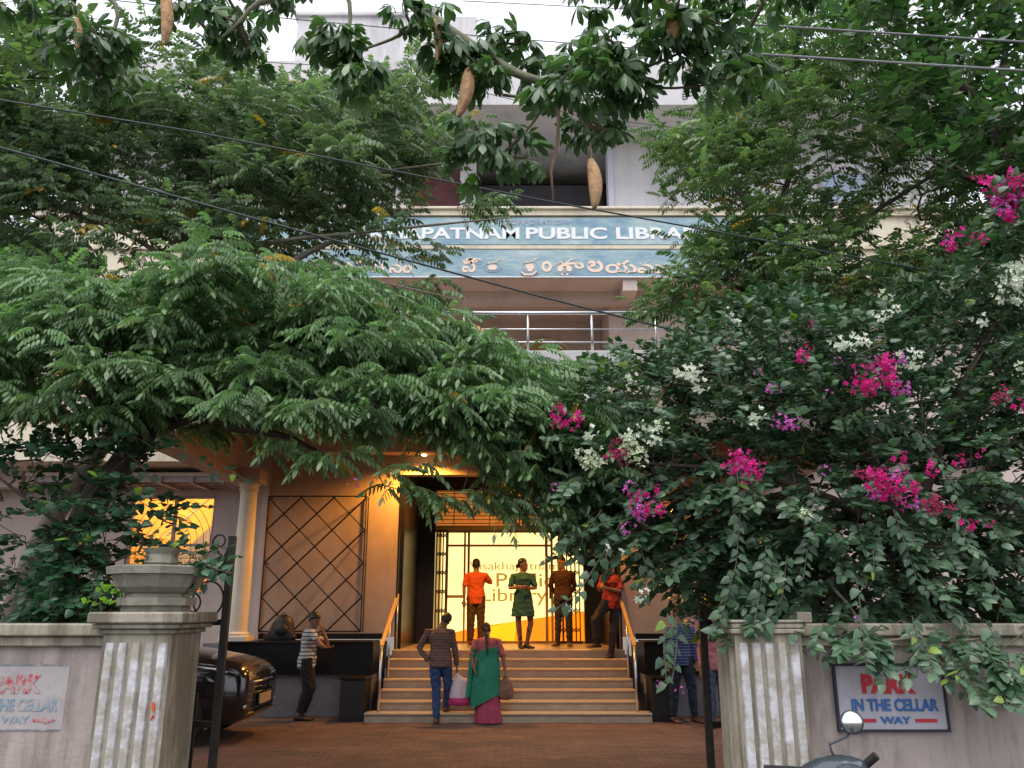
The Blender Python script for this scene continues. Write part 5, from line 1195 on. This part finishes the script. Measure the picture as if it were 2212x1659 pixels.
tw = dirs(pts, (3.4, 10.2, 4.6), flat=.4, noise=.3, bias=(-.2, -.25, .02), L=(.3, .6))
plant(r3, tk, lim, tw, T3, LM_RT, M_BARK, "leaf", "bright feathery foliage", per=8, vmean=.5)

# ---- broad leaved tree, top right
T4 = [T_ovate(.13, .042, seed=i) for i in range(3)]
r4 = thing("tree", (5.9, 8.6, 0), "darker broad leaved tree in the top right corner", "tree")
FR = [(1880, -60), (2280, -60), (2280, 560), (2120, 540), (2060, 420), (1980, 330), (1900, 240), (1960, 160), (2030, 140), (1940, 110), (1850, 120), (1830, 20)]
h4 = P(2200, 420, 8.6)
tk = [(Vector((5.95, 8.6, -.1)), .2), (Vector((5.9, 8.6, 2.5)), .17), (h4, .12), (P(2150, 250, 8.6), .08)]
lim = [[(P(2150, 250, 8.6), .07), (P(2030, 150, 8.5), .03), (P(1900, 80, 8.4), .01)], [(h4, .07), (P(2080, 380, 8.3), .03), (P(2000, 340, 8.2), .012)], [(P(2150, 250, 8.6), .06), (P(2180, 60, 8.7), .03)]]
tw = dirs(sample(FR, 360, 7.7, 9.3), (5.2, 9, 6), flat=.5, noise=.4, bias=(-.2, -.2, .05), L=(.3, .55))
plant(r4, tk, lim, tw, T4, LM_DARK, M_BARK, "leaf", "dense dark green broad leaves", per=13, vmean=.45, upj=.5)
# small tree top far left
r7 = thing("tree", (-6.6, 8.4, 0), "bright leaved tree filling the top left corner", "tree")
tw = dirs(sample([(-80, -60), (80, -20), (130, 60), (120, 130), (60, 170), (-80, 260)], 90, 7.4, 8.8), (-6.5, 8.8, 6), flat=.5, noise=.4, L=(.3, .55))
plant(r7, [(Vector((-6.6, 8.4, -.1)), .14), (Vector((-6.6, 8.4, 3.5)), .11), (P(-80, 200, 8.4), .08), (P(-40, 60, 8.3), .04)], [], tw, T4, LM_RT, M_BARK, "leaf", "bright green leaves against the sky", nind=120, per=10, vmean=.6, upj=.5)

# ---- bougainvillea
T5 = [T_ovate(.088, .031, seed=5 + i) for i in range(4)]
r5 = thing("bougainvillea", (3.9, 8.2, 0), "huge dark leaved bougainvillea with pink and white flower clusters tumbling over the right wall", "climbing shrub")
BGp = [(1245, 900), (1290, 820), (1370, 770), (1500, 740), (1560, 690), (1640, 670), (1800, 690), (1950, 660), (2040, 590), (2120, 500), (2280, 360), (2280, 1380), (2190, 1430), (2110, 1440), (2050, 1400), (1950, 1400), (1860, 1370), (1740, 1330), (1640, 1330), (1560, 1320), (1500, 1270), (1440, 1190), (1380, 1150), (1330, 1180), (1250, 1150), (1235, 1080), (1215, 1000)]
tk = [(Vector((3.9, 8.2, -.1)), .14), (Vector((3.95, 8.1, 1.2)), .12), (Vector((3.8, 8.0, 2.3)), .10)]
hb_ = Vector((3.8, 8.0, 2.3))
lim = [[(hb_, .08), (P(1850, 950, 7.7), .05), (P(1650, 850, 7.4), .03), (P(1450, 830, 7.2), .012)], [(hb_, .08), (P(2050, 900, 7.8), .05), (P(2150, 700, 7.7), .03), (P(2200, 560, 7.6), .012)], [(hb_, .07), (P(1800, 1080, 7.5), .04), (P(1600, 1020, 7.2), .025), (P(1380, 1000, 7.0), .01)], [(hb_, .07), (P(1950, 1180, 7.6), .04), (P(1800, 1250, 7.2), .02)]]
pts = sample(BGp, 1500, 6.9, 8.6, lambda x, y: .6 if (x > 1750 and y > 1150) else 1) + sample(BGp, 700, 7.9, 8.9) + sample([(1240, 1020), (1560, 1000), (1780, 1100), (1780, 1350), (1560, 1350), (1500, 1290), (1330, 1180), (1240, 1150)], 240, 7.1, 8.6) + sample([(1850, 1000), (2280, 900), (2280, 1420), (1700, 1340), (1560, 1250)], 260, 7.9, 8.7)
pts += [P(random.gauss(x, 22), random.gauss(y, 16), 6.75) for x, y in ((2080, 1390), (2150, 1420), (2200, 1440), (2130, 1380), (2190, 1400), (2210, 1370), (2040, 1385), (1870, 1365), (1940, 1370), (1990, 1385), (2090, 1420), (2120, 1440), (1850, 1370), (1780, 1340), (2180, 1420)) for _ in range(2)]
tw = dirs(pts, (3.9, 8.9, 2.6), flat=.7, noise=.4, bias=(-.1, -.35, .05), L=(.22, .5))
tw = [(a, (Vector(d) + Vector((0, 0, -.45 if a.z < 3.0 else .05))).normalized(), L) for a, d, L in tw]
def st_(pp, Y, step=.035, hang=.5): return ([P(x, y, Y) for x, y in pp], step, hang)
strands = [st_([(1442, 1325), (1434, 1400), (1440, 1482)], 6.7, .045), st_([(1462, 1330), (1462, 1400), (1452, 1470)], 6.75, .05), st_([(1870, 900), (1980, 930), (2050, 1020), (2090, 1150), (2150, 1270), (2165, 1300)], 6.9),
           st_([(1590, 1000), (1600, 1100), (1590, 1220), (1555, 1340)], 6.8), st_([(1655, 1180), (1645, 1260), (1625, 1370)], 6.75), st_([(1700, 1200), (1690, 1290), (1640, 1370)], 6.75), st_([(1760, 1050), (1750, 1150), (1735, 1250)], 6.8),
           st_([(1340, 1130), (1300, 1200), (1250, 1280), (1198, 1318)], 6.9, .05), st_([(1380, 1170), (1400, 1240), (1385, 1300)], 6.9, .05), st_([(1930, 1100), (1980, 1250), (2080, 1340), (2115, 1440)], 6.75), st_([(1850, 1250), (1862, 1340), (1872, 1440)], 6.6, .045),
           st_([(1970, 1330), (1985, 1400), (1980, 1465)], 6.6, .045), st_([(2075, 1480), (2090, 1505), (2120, 1512)], 6.6, .03), st_([(1300, 1100), (1260, 1160), (1240, 1220)], 7.0, .05), st_([(2130, 1340), (2160, 1400), (2150, 1450)], 6.7)]
plant(r5, tk, lim, tw, T5, LM_BOUG, M_BARK, "leaf", "dense glossy dark green heart shaped leaves", per=17, vmean=.5, upj=.55, facing=(0, -.55, 0), strands=strands, fwd=.7)
def flowermat(name, c, c2):
    m = leafmat(name, c, c2, None, rough=.6, trans=.35, spec=.2)
    for n in m.node_tree.nodes:
        if n.type == 'MIX_RGB': n.inputs[2].default_value = (1, 1, 1, 1)
    return m
FM = {'m': flowermat("magenta_bract", (.50, .012, .15), (.72, .03, .28)), 'p': flowermat("purple_bract", (.42, .07, .38), (.60, .16, .50)), 'w': flowermat("white_bract", (.62, .70, .52), (.78, .82, .72)), 'c': flowermat("cream_green_bract", (.42, .52, .30), (.62, .68, .48)), 'd': flowermat("dark_pink_bract", (.28, .02, .08), (.42, .04, .13))}
def cluster_mesh(seed, mt, n, loose):
    r = random.Random(seed); V, F, A = [], [], []
    for i in range(n):
        d = Vector((r.gauss(0, 1), r.gauss(0, 1), r.gauss(0, 1))).normalized() * (1 - loose * r.random() ** 1.2)
        c = Vector((d.x, d.y * .6, d.z)); ax = (d + Vector((r.gauss(0, .3), -.5 + r.gauss(0, .3), r.gauss(0, .3)))).normalized(); u = ax.orthogonal().normalized(); w = ax.cross(u); n0_ = len(V); a0 = r.uniform(0, 6)
        for k in range(3):
            a = a0 + k * 2.094; dd = (u * math.cos(a) + w * math.sin(a)); leaf6(V, F, c, tuple(dd + ax * .75), tuple(ax - dd * .6), .42 * r.uniform(.85, 1.15), .155, .35, .12)
        A += [r.uniform(.1, .9)] * (len(V) - n0_)
    return npmesh("flower_cluster", np.array(V), np.array(F), mt, np.array(A))
FL = [(1225, 898, 36, 'm'), (1890, 800, 46, 'm'), (1862, 820, 30, 'm'), (1925, 826, 26, 'm'), (1880, 845, 14, 'm'), (1730, 772, 17, 'm'), (1748, 750, 12, 'm'), (1600, 992, 36, 'm'), (1628, 1010, 28, 'm'), (1612, 1042, 13, 'm'), (1380, 1062, 22, 'm'), (1412, 1058, 14, 'm'), (1388, 1098, 32, 'p'), (1425, 1102, 14, 'm'), (1358, 1142, 15, 'p'),
      (1930, 1040, 38, 'm'), (1958, 1068, 32, 'm'), (1868, 1040, 28, 'd'), (1890, 1068, 20, 'm'), (2020, 1085, 32, 'd'), (2045, 1100, 16, 'd'), (2072, 992, 15, 'm'), (2116, 975, 12, 'm'), (1945, 985, 17, 'm'), (2010, 1015, 18, 'm'), (2095, 1130, 15, 'm'), (2138, 1128, 11, 'm'), (1900, 1020, 16, 'm'),
      (2170, 425, 38, 'm'), (2200, 400, 34, 'm'), (2185, 458, 24, 'm'), (2140, 400, 18, 'm'), (2112, 385, 12, 'd'), (2055, 525, 20, 'm'), (2090, 508, 18, 'm'), (2120, 518, 14, 'm'), (2150, 862, 20, 'd'), (2175, 840, 10, 'm'), (1330, 972, 22, 'd'), (1352, 990, 14, 'd'), (1640, 806, 9, 'p'), (1670, 842, 13, 'p'), (1690, 912, 22, 'p'), (1724, 916, 14, 'p'), (1944, 775, 14, 'p'), (1808, 778, 11, 'p'), (1955, 840, 14, 'p'), (1780, 1016, 12, 'p'), (765, 1045, 11, 'p'), (2205, 870, 16, 'm'), (1790, 850, 9, 'p'), (1197, 1052, 10, 'p'), (1500, 1345, 8, 'p'), (1422, 1478, 8, 'p'), (1470, 1492, 8, 'p'), (1755, 700, 8, 'm'), (1850, 1340, 8, 'p'),
      (1497, 808, 30, 'w'), (1515, 835, 18, 'w'), (1478, 800, 16, 'w'), (1390, 940, 40, 'w'), (1370, 975, 28, 'c'), (1280, 982, 34, 'c'), (1277, 935, 17, 'w'), (1918, 675, 24, 'w'), (1912, 640, 14, 'c'), (2060, 612, 26, 'w'), (2185, 600, 34, 'w'), (2200, 640, 22, 'w'), (2160, 640, 14, 'w'), (2205, 565, 22, 'w'), (2120, 688, 18, 'w'), (1965, 760, 20, 'w'), (1980, 785, 18, 'w'), (1846, 742, 26, 'w'), (1812, 738, 16, 'w'), (1637, 895, 18, 'w'), (1625, 920, 12, 'w'), (1578, 672, 12, 'w'), (1590, 695, 10, 'w'), (1383, 1290, 14, 'w'), (1395, 1275, 10, 'w'), (1365, 815, 14, 'w'), (1264, 857, 9, 'w'), (2104, 580, 10, 'w'), (1740, 1112, 14, 'c'), (1230, 1310, 9, 'w'), (1310, 1180, 9, 'w'), (2205, 795, 14, 'c'), (1870, 740, 12, 'w'), (1430, 920, 14, 'c'), (1340, 1190, 9, 'w')]
libm = {}
FL2 = []
for px, py, r_, c in FL:
    if r_ < 19: FL2.append((px, py, r_ * 1.25, c)); continue
    for _ in range(int((r_ / 7.5) ** 1.5)):
        a = random.uniform(0, 6.28); d = r_ * .82 * random.random() ** .6; FL2.append((px + d * math.cos(a) * 1.1, py + d * math.sin(a) * .9, random.uniform(12, 20), c if random.random() > .12 else {'m': 'p', 'w': 'c', 'p': 'm', 'c': 'w', 'd': 'm'}[c]))
for i, (px, py, r_, c) in enumerate(FL2):
    Y = 6.28 + random.uniform(-.06, .10) + (.55 if px > 2000 and py < 700 else 0) + (.1 if py > 1200 else 0)
    if px < 800: Y = 7.0
    c0 = P(px, py, Y); rr = S(px, py, Y, r_); nb = max(5, min(60, int((rr / .03) ** 1.6 * 2.6)))
    key = (c, 0 if nb < 8 else 1 if nb < 16 else 2 if nb < 30 else 3, i % 2)
    if key not in libm: libm[key] = cluster_mesh(i, FM[c], (5, 10, 16, 24)[key[1]], .55)
    k = rr
    o = bpy.data.objects.new("flower_cluster", libm[key]); SC.collection.objects.link(o); o.parent = r5 if px > 900 else r1; o.matrix_parent_inverse = wmat(o.parent).inverted()
    o.matrix_basis = Matrix.Translation(c0) @ Matrix.Rotation(random.uniform(-.6, .6), 4, 'Y') @ Matrix.Diagonal((k * random.uniform(.85, 1.1), k * .9, k * random.uniform(.75, 1.0), 1))
    o['label'] = {'m': 'magenta flowers', 'p': 'pale purple flowers', 'w': 'white flowers', 'c': 'cream green flowers', 'd': 'dull dark pink flowers'}[c]

# ---- creeper over the left wall
T6 = [T_ovate(.085, .036, seed=15 + i) for i in range(3)]
r6 = thing("creeper", (-4.6, 7.7, 0), "dark leaved creeper climbing the leaning trunk behind the left boundary wall", "climbing plant")
VN = [(-60, 900), (100, 930), (250, 940), (330, 925), (330, 990), (270, 1040), (260, 1120), (230, 1180), (180, 1200), (240, 1260), (230, 1330), (-60, 1345)]
tk = [(Vector((-4.55, 7.6, -.1)), .05), (Vector((-4.5, 7.7, 1.2)), .045), (P(150, 1150, 7.7), .035), (P(230, 1030, 7.75), .02)]
lim = [[(P(150, 1150, 7.7), .02), (P(60, 1080, 7.5), .015), (P(-30, 1010, 7.5), .01)], [(P(110, 1240, 7.6), .02), (P(200, 1230, 7.5), .012), (P(300, 1190, 7.4), .006)]]
pts = sample(VN, 240, 7.3, 8.3, lambda x, y: 1.0 if (120 < x < 250 or y > 1220) else .5) + sample([(250, 1050), (350, 1060), (390, 1110), (330, 1180), (250, 1190)], 22, 7.3, 8.0) + sample([(90, 1130), (210, 1130), (230, 1330), (90, 1330)], 60, 7.3, 8.0)
tw = dirs(pts, (-4.6, 8.2, 2.4), flat=.8, noise=.5, bias=(0, -.3, -.15), L=(.2, .45))
plant(r6, tk, lim, tw, T6, LM_VINE, M_BARK, "leaf", "dark heart shaped creeper leaves", nind=260, per=10, vmean=.42, upj=.6, facing=(0, -.5, 0), fwd=.7,
      strands=[st_([(230, 1050), (290, 1075), (345, 1110)], 7.4, .05), st_([(480, 1005), (520, 1030), (545, 1045)], 7.4, .09), st_([(370, 960), (440, 1000), (480, 1030)], 7.5, .10), st_([(250, 960), (300, 1000), (330, 1040)], 7.5, .06)])
# plant in the urn
r8 = thing("urn_plant", (-2.98, PY + .3, 2.2), "leafy plant growing from the stone urn on the left pillar", "plant")
tw = dirs(sample([(270, 1200), (350, 1160), (440, 1180), (470, 1215), (440, 1232), (280, 1232)], 22, 6.95, 7.3), (-2.98, 7.1, 2.1), flat=1, noise=.5, L=(.12, .22))
plant(r8, [], [[(Vector((-2.98, PY + .3, 2.15)), .012), (P(340, 1210, 7.1), .008), (P(400, 1195, 7.05), .005)]], tw, T6, LM_VINE, M_BARK, "leaf", "green leaves", nind=200, per=6, vmean=.5, upj=.6, facing=(0, -.5, 0), rtwig=.002, scale=.9, strands=[st_([(430, 1215), (470, 1230), (500, 1238)], 6.9, .025, .1), st_([(440, 1255), (415, 1268), (400, 1300)], 7.0, .05)])
LM_LIME = leafmat("lime_leaf", (.16, .36, .03), (.28, .55, .05), None, trans=.3)
r9 = thing("weed", (-3.42, PY + .2, 1.66), "bright lime green weed sprouting on the wall coping beside the urn", "plant")
plant(r9, [], [[(Vector((-3.38, PY + .2, 1.68)), .004), (P(215, 1290, PY + .2), .003)]], dirs([P(x, y, PY + .2) for x, y in ((200, 1300), (215, 1285), (235, 1280), (255, 1295), (240, 1300))], (-3.4, 7.3, 1.6), flat=1, noise=.4, L=(.05, .1)), T6, LM_LIME, M_TWIG, "leaf", "lime leaves", nind=60, per=5, scale=.7, upj=.6, facing=(0, -.6, 0), rtwig=.0015)

# ---- silk cotton branch overhead with palmate leaves and pods
T7 = [T_palmate(i) for i in range(6)]
r10 = thing("silk_cotton_tree", (-3.6, 2.6, 0), "roadside tree whose grey green branch with palmate leaves and brown pods hangs across the top", "tree")
KY = 3.5
tk = [(Vector((-3.6, 2.6, -.1)), .24), (Vector((-3.6, 2.6, 3.0)), .2), (Vector((-3.4, 2.7, 5.5)), .17), (Vector((-3.0, 2.9, 7.5)), .12)]
b0 = [(Vector((-3.4, 2.7, 5.8)), .12), (Vector((-2.0, 3.0, 6.2)), .09), (P(800, -110, KY), .045), (P(885, -5, KY), .038), (P(945, 50, KY), .033), (P(1050, 120, KY), .027), (P(1120, 160, KY), .022), (P(1192, 182, KY), .019)]
lim = [b0, [(P(1185, 180, KY), .018), (P(1270, 178, KY), .013), (P(1380, 150, KY + .1), .009), (P(1480, 110, KY), .006)], [(P(945, 50, KY), .014), (P(890, 62, KY - .1), .011), (P(845, 85, KY), .008), (P(790, 105, KY), .006)],
       [(P(1192, 185, KY), .014), (P(1170, 235, KY), .011), (P(1120, 300, KY), .009), (P(1070, 345, KY), .006)], [(P(1195, 185, KY), .012), (P(1240, 230, KY), .009), (P(1275, 290, KY), .007)], [(P(1170, 190, KY), .012), (P(1130, 208, KY), .009), (P(1085, 205, KY), .007)],
       [(P(950, -130, KY), .04), (P(1400, -170, KY - .3), .035), (P(1600, -60, KY - .1), .02), (P(1650, 5, KY), .01)], [(P(1400, -170, KY - .3), .03), (P(1440, -60, KY), .015), (P(1440, 60, KY), .008)], [(Vector((-2.0, 3.0, 6.2)), .05), (P(600, -100, KY), .03), (P(540, 20, KY), .012), (P(480, 80, KY), .006)],
       [(Vector((-2.6, 2.9, 5.9)), .06), (P(100, -120, KY), .03), (P(250, 10, KY), .012), (P(215, 120, KY), .008)], [(P(600, -100, KY), .02), (P(745, -20, KY), .012), (P(748, 120, KY), .006)], [(P(1380, 150, KY + .1), .01), (P(1430, 190, KY + .1), .007), (P(1600, 175, KY + .1), .004)]]
clus = [(190, 90, 110, 22), (215, 180, 70, 10), (60, 30, 80, 8), (130, 60, 80, 10), (400, 40, 70, 12), (480, 80, 80, 16), (540, 110, 50, 8), (520, 20, 80, 12), (590, 30, 60, 9), (740, 130, 80, 18), (760, 175, 50, 9), (700, 90, 50, 8), (920, 90, 70, 12), (985, 140, 60, 12), (1030, 160, 60, 10), (1080, 130, 60, 10), (1060, 210, 60, 9), (1180, 170, 60, 12), (1250, 150, 70, 14), (1330, 150, 70, 14), (1380, 190, 60, 10), (1300, 200, 60, 10), (1240, 210, 50, 8), (1170, 240, 40, 5), (1050, 340, 75, 16), (1100, 370, 60, 9), (1010, 370, 40, 5), (1120, 310, 40, 5), (1275, 300, 60, 12), (1310, 330, 40, 5), (1290, 100, 60, 8),
        (1310, 20, 70, 12), (1400, 20, 80, 15), (1480, 60, 80, 14), (1540, 80, 70, 12), (1600, 110, 60, 9), (1560, 10, 80, 10), (1460, 110, 40, 6), (1670, 10, 50, 6), (1770, 0, 50, 6), (1630, 170, 50, 6), (1480, 160, 60, 8), (1650, 210, 40, 4), (1540, 180, 50, 6)]
pts = []
for px, py, rr, n in clus:
    c0 = P(px, py, KY + random.uniform(-.15, .3)); w_ = S(px, py, KY, rr)
    for _ in range(max(1, round(n * .26))):
        tip = c0 + Vector((random.gauss(0, .36), random.gauss(0, .36), random.gauss(0, .30))) * w_ + Vector((0, 0, .07)); a0 = random.uniform(0, 6.28); m_ = random.randint(5, 8)
        for q in range(m_):
            a = a0 + 6.283 * q / m_ + random.uniform(-.3, .3); d = Vector((math.cos(a), math.sin(a), random.uniform(-.5, .45))).normalized(); pts.append((tip, d, .02))
plant(r10, tk, lim, pts, T7, LM_KAP, M_GBARK, "leaf", "palmate leaves of seven drooping leaflets", nind=300, per=1, twig_m=mat("green_twig", (.09, .08, .045), var=.3), upj=.45, rtwig=.003, vmean=.5, scale=.76)
def pod(px, py0, py1, lean, wpx=25):
    a, b_ = P(px, py0, KY - .1), P(px + lean, py1, KY - .1); n = 14; rings = []
    ax = (b_ - a); L = ax.length; w = S(px, py0, KY - .1, wpx); ax = ax.normalized(); u = Vector((1, 0, 0)); u = (u - ax * u.dot(ax)).normalized(); v = ax.cross(u)
    for i in range(n + 1):
        t = i / n; r = w * (math.sin(math.pi * min(.97, t * .9 + .07)) ** .62) * .56 * (1 + .05 * math.sin(t * 7 + px)) * (1 - .25 * max(0, t - .6)) + .002
        c = a + ax * L * t + u * (.05 * L * math.sin(math.pi * t))
        rings.append([c + (u * math.cos(q * math.pi / 10) + v * math.sin(q * math.pi / 10)) * r * (1 + .045 * math.cos(5 * q * math.pi / 10)) for q in range(20)])
    o = MB().loft(rings).build("seed_pod", M_POD, r10); shade(o, 70)
    MB().tube([a + Vector((0, 0, .09)), a + Vector((.004, 0, .03)), a + ax * .01], .003, 6).build("stalk", M_BRNTW, o)
pod(353, -30, 96, 2, 22); pod(1012, 150, 252, -22, 26); pod(1276, 345, 450, 8, 26); pod(1447, 8, 92, 4, 26); pod(940, 42, 132, 4, 14); pod(165, 40, 105, 2, 14)
MB().tube([P(x, y, KY) for x, y in ((1198, 195), (1207, 250), (1204, 310), (1190, 370), (1196, 440))], [.008, .009, .009, .008, .003], 7).build("dry_stalk", M_BRNTW, r10, True)
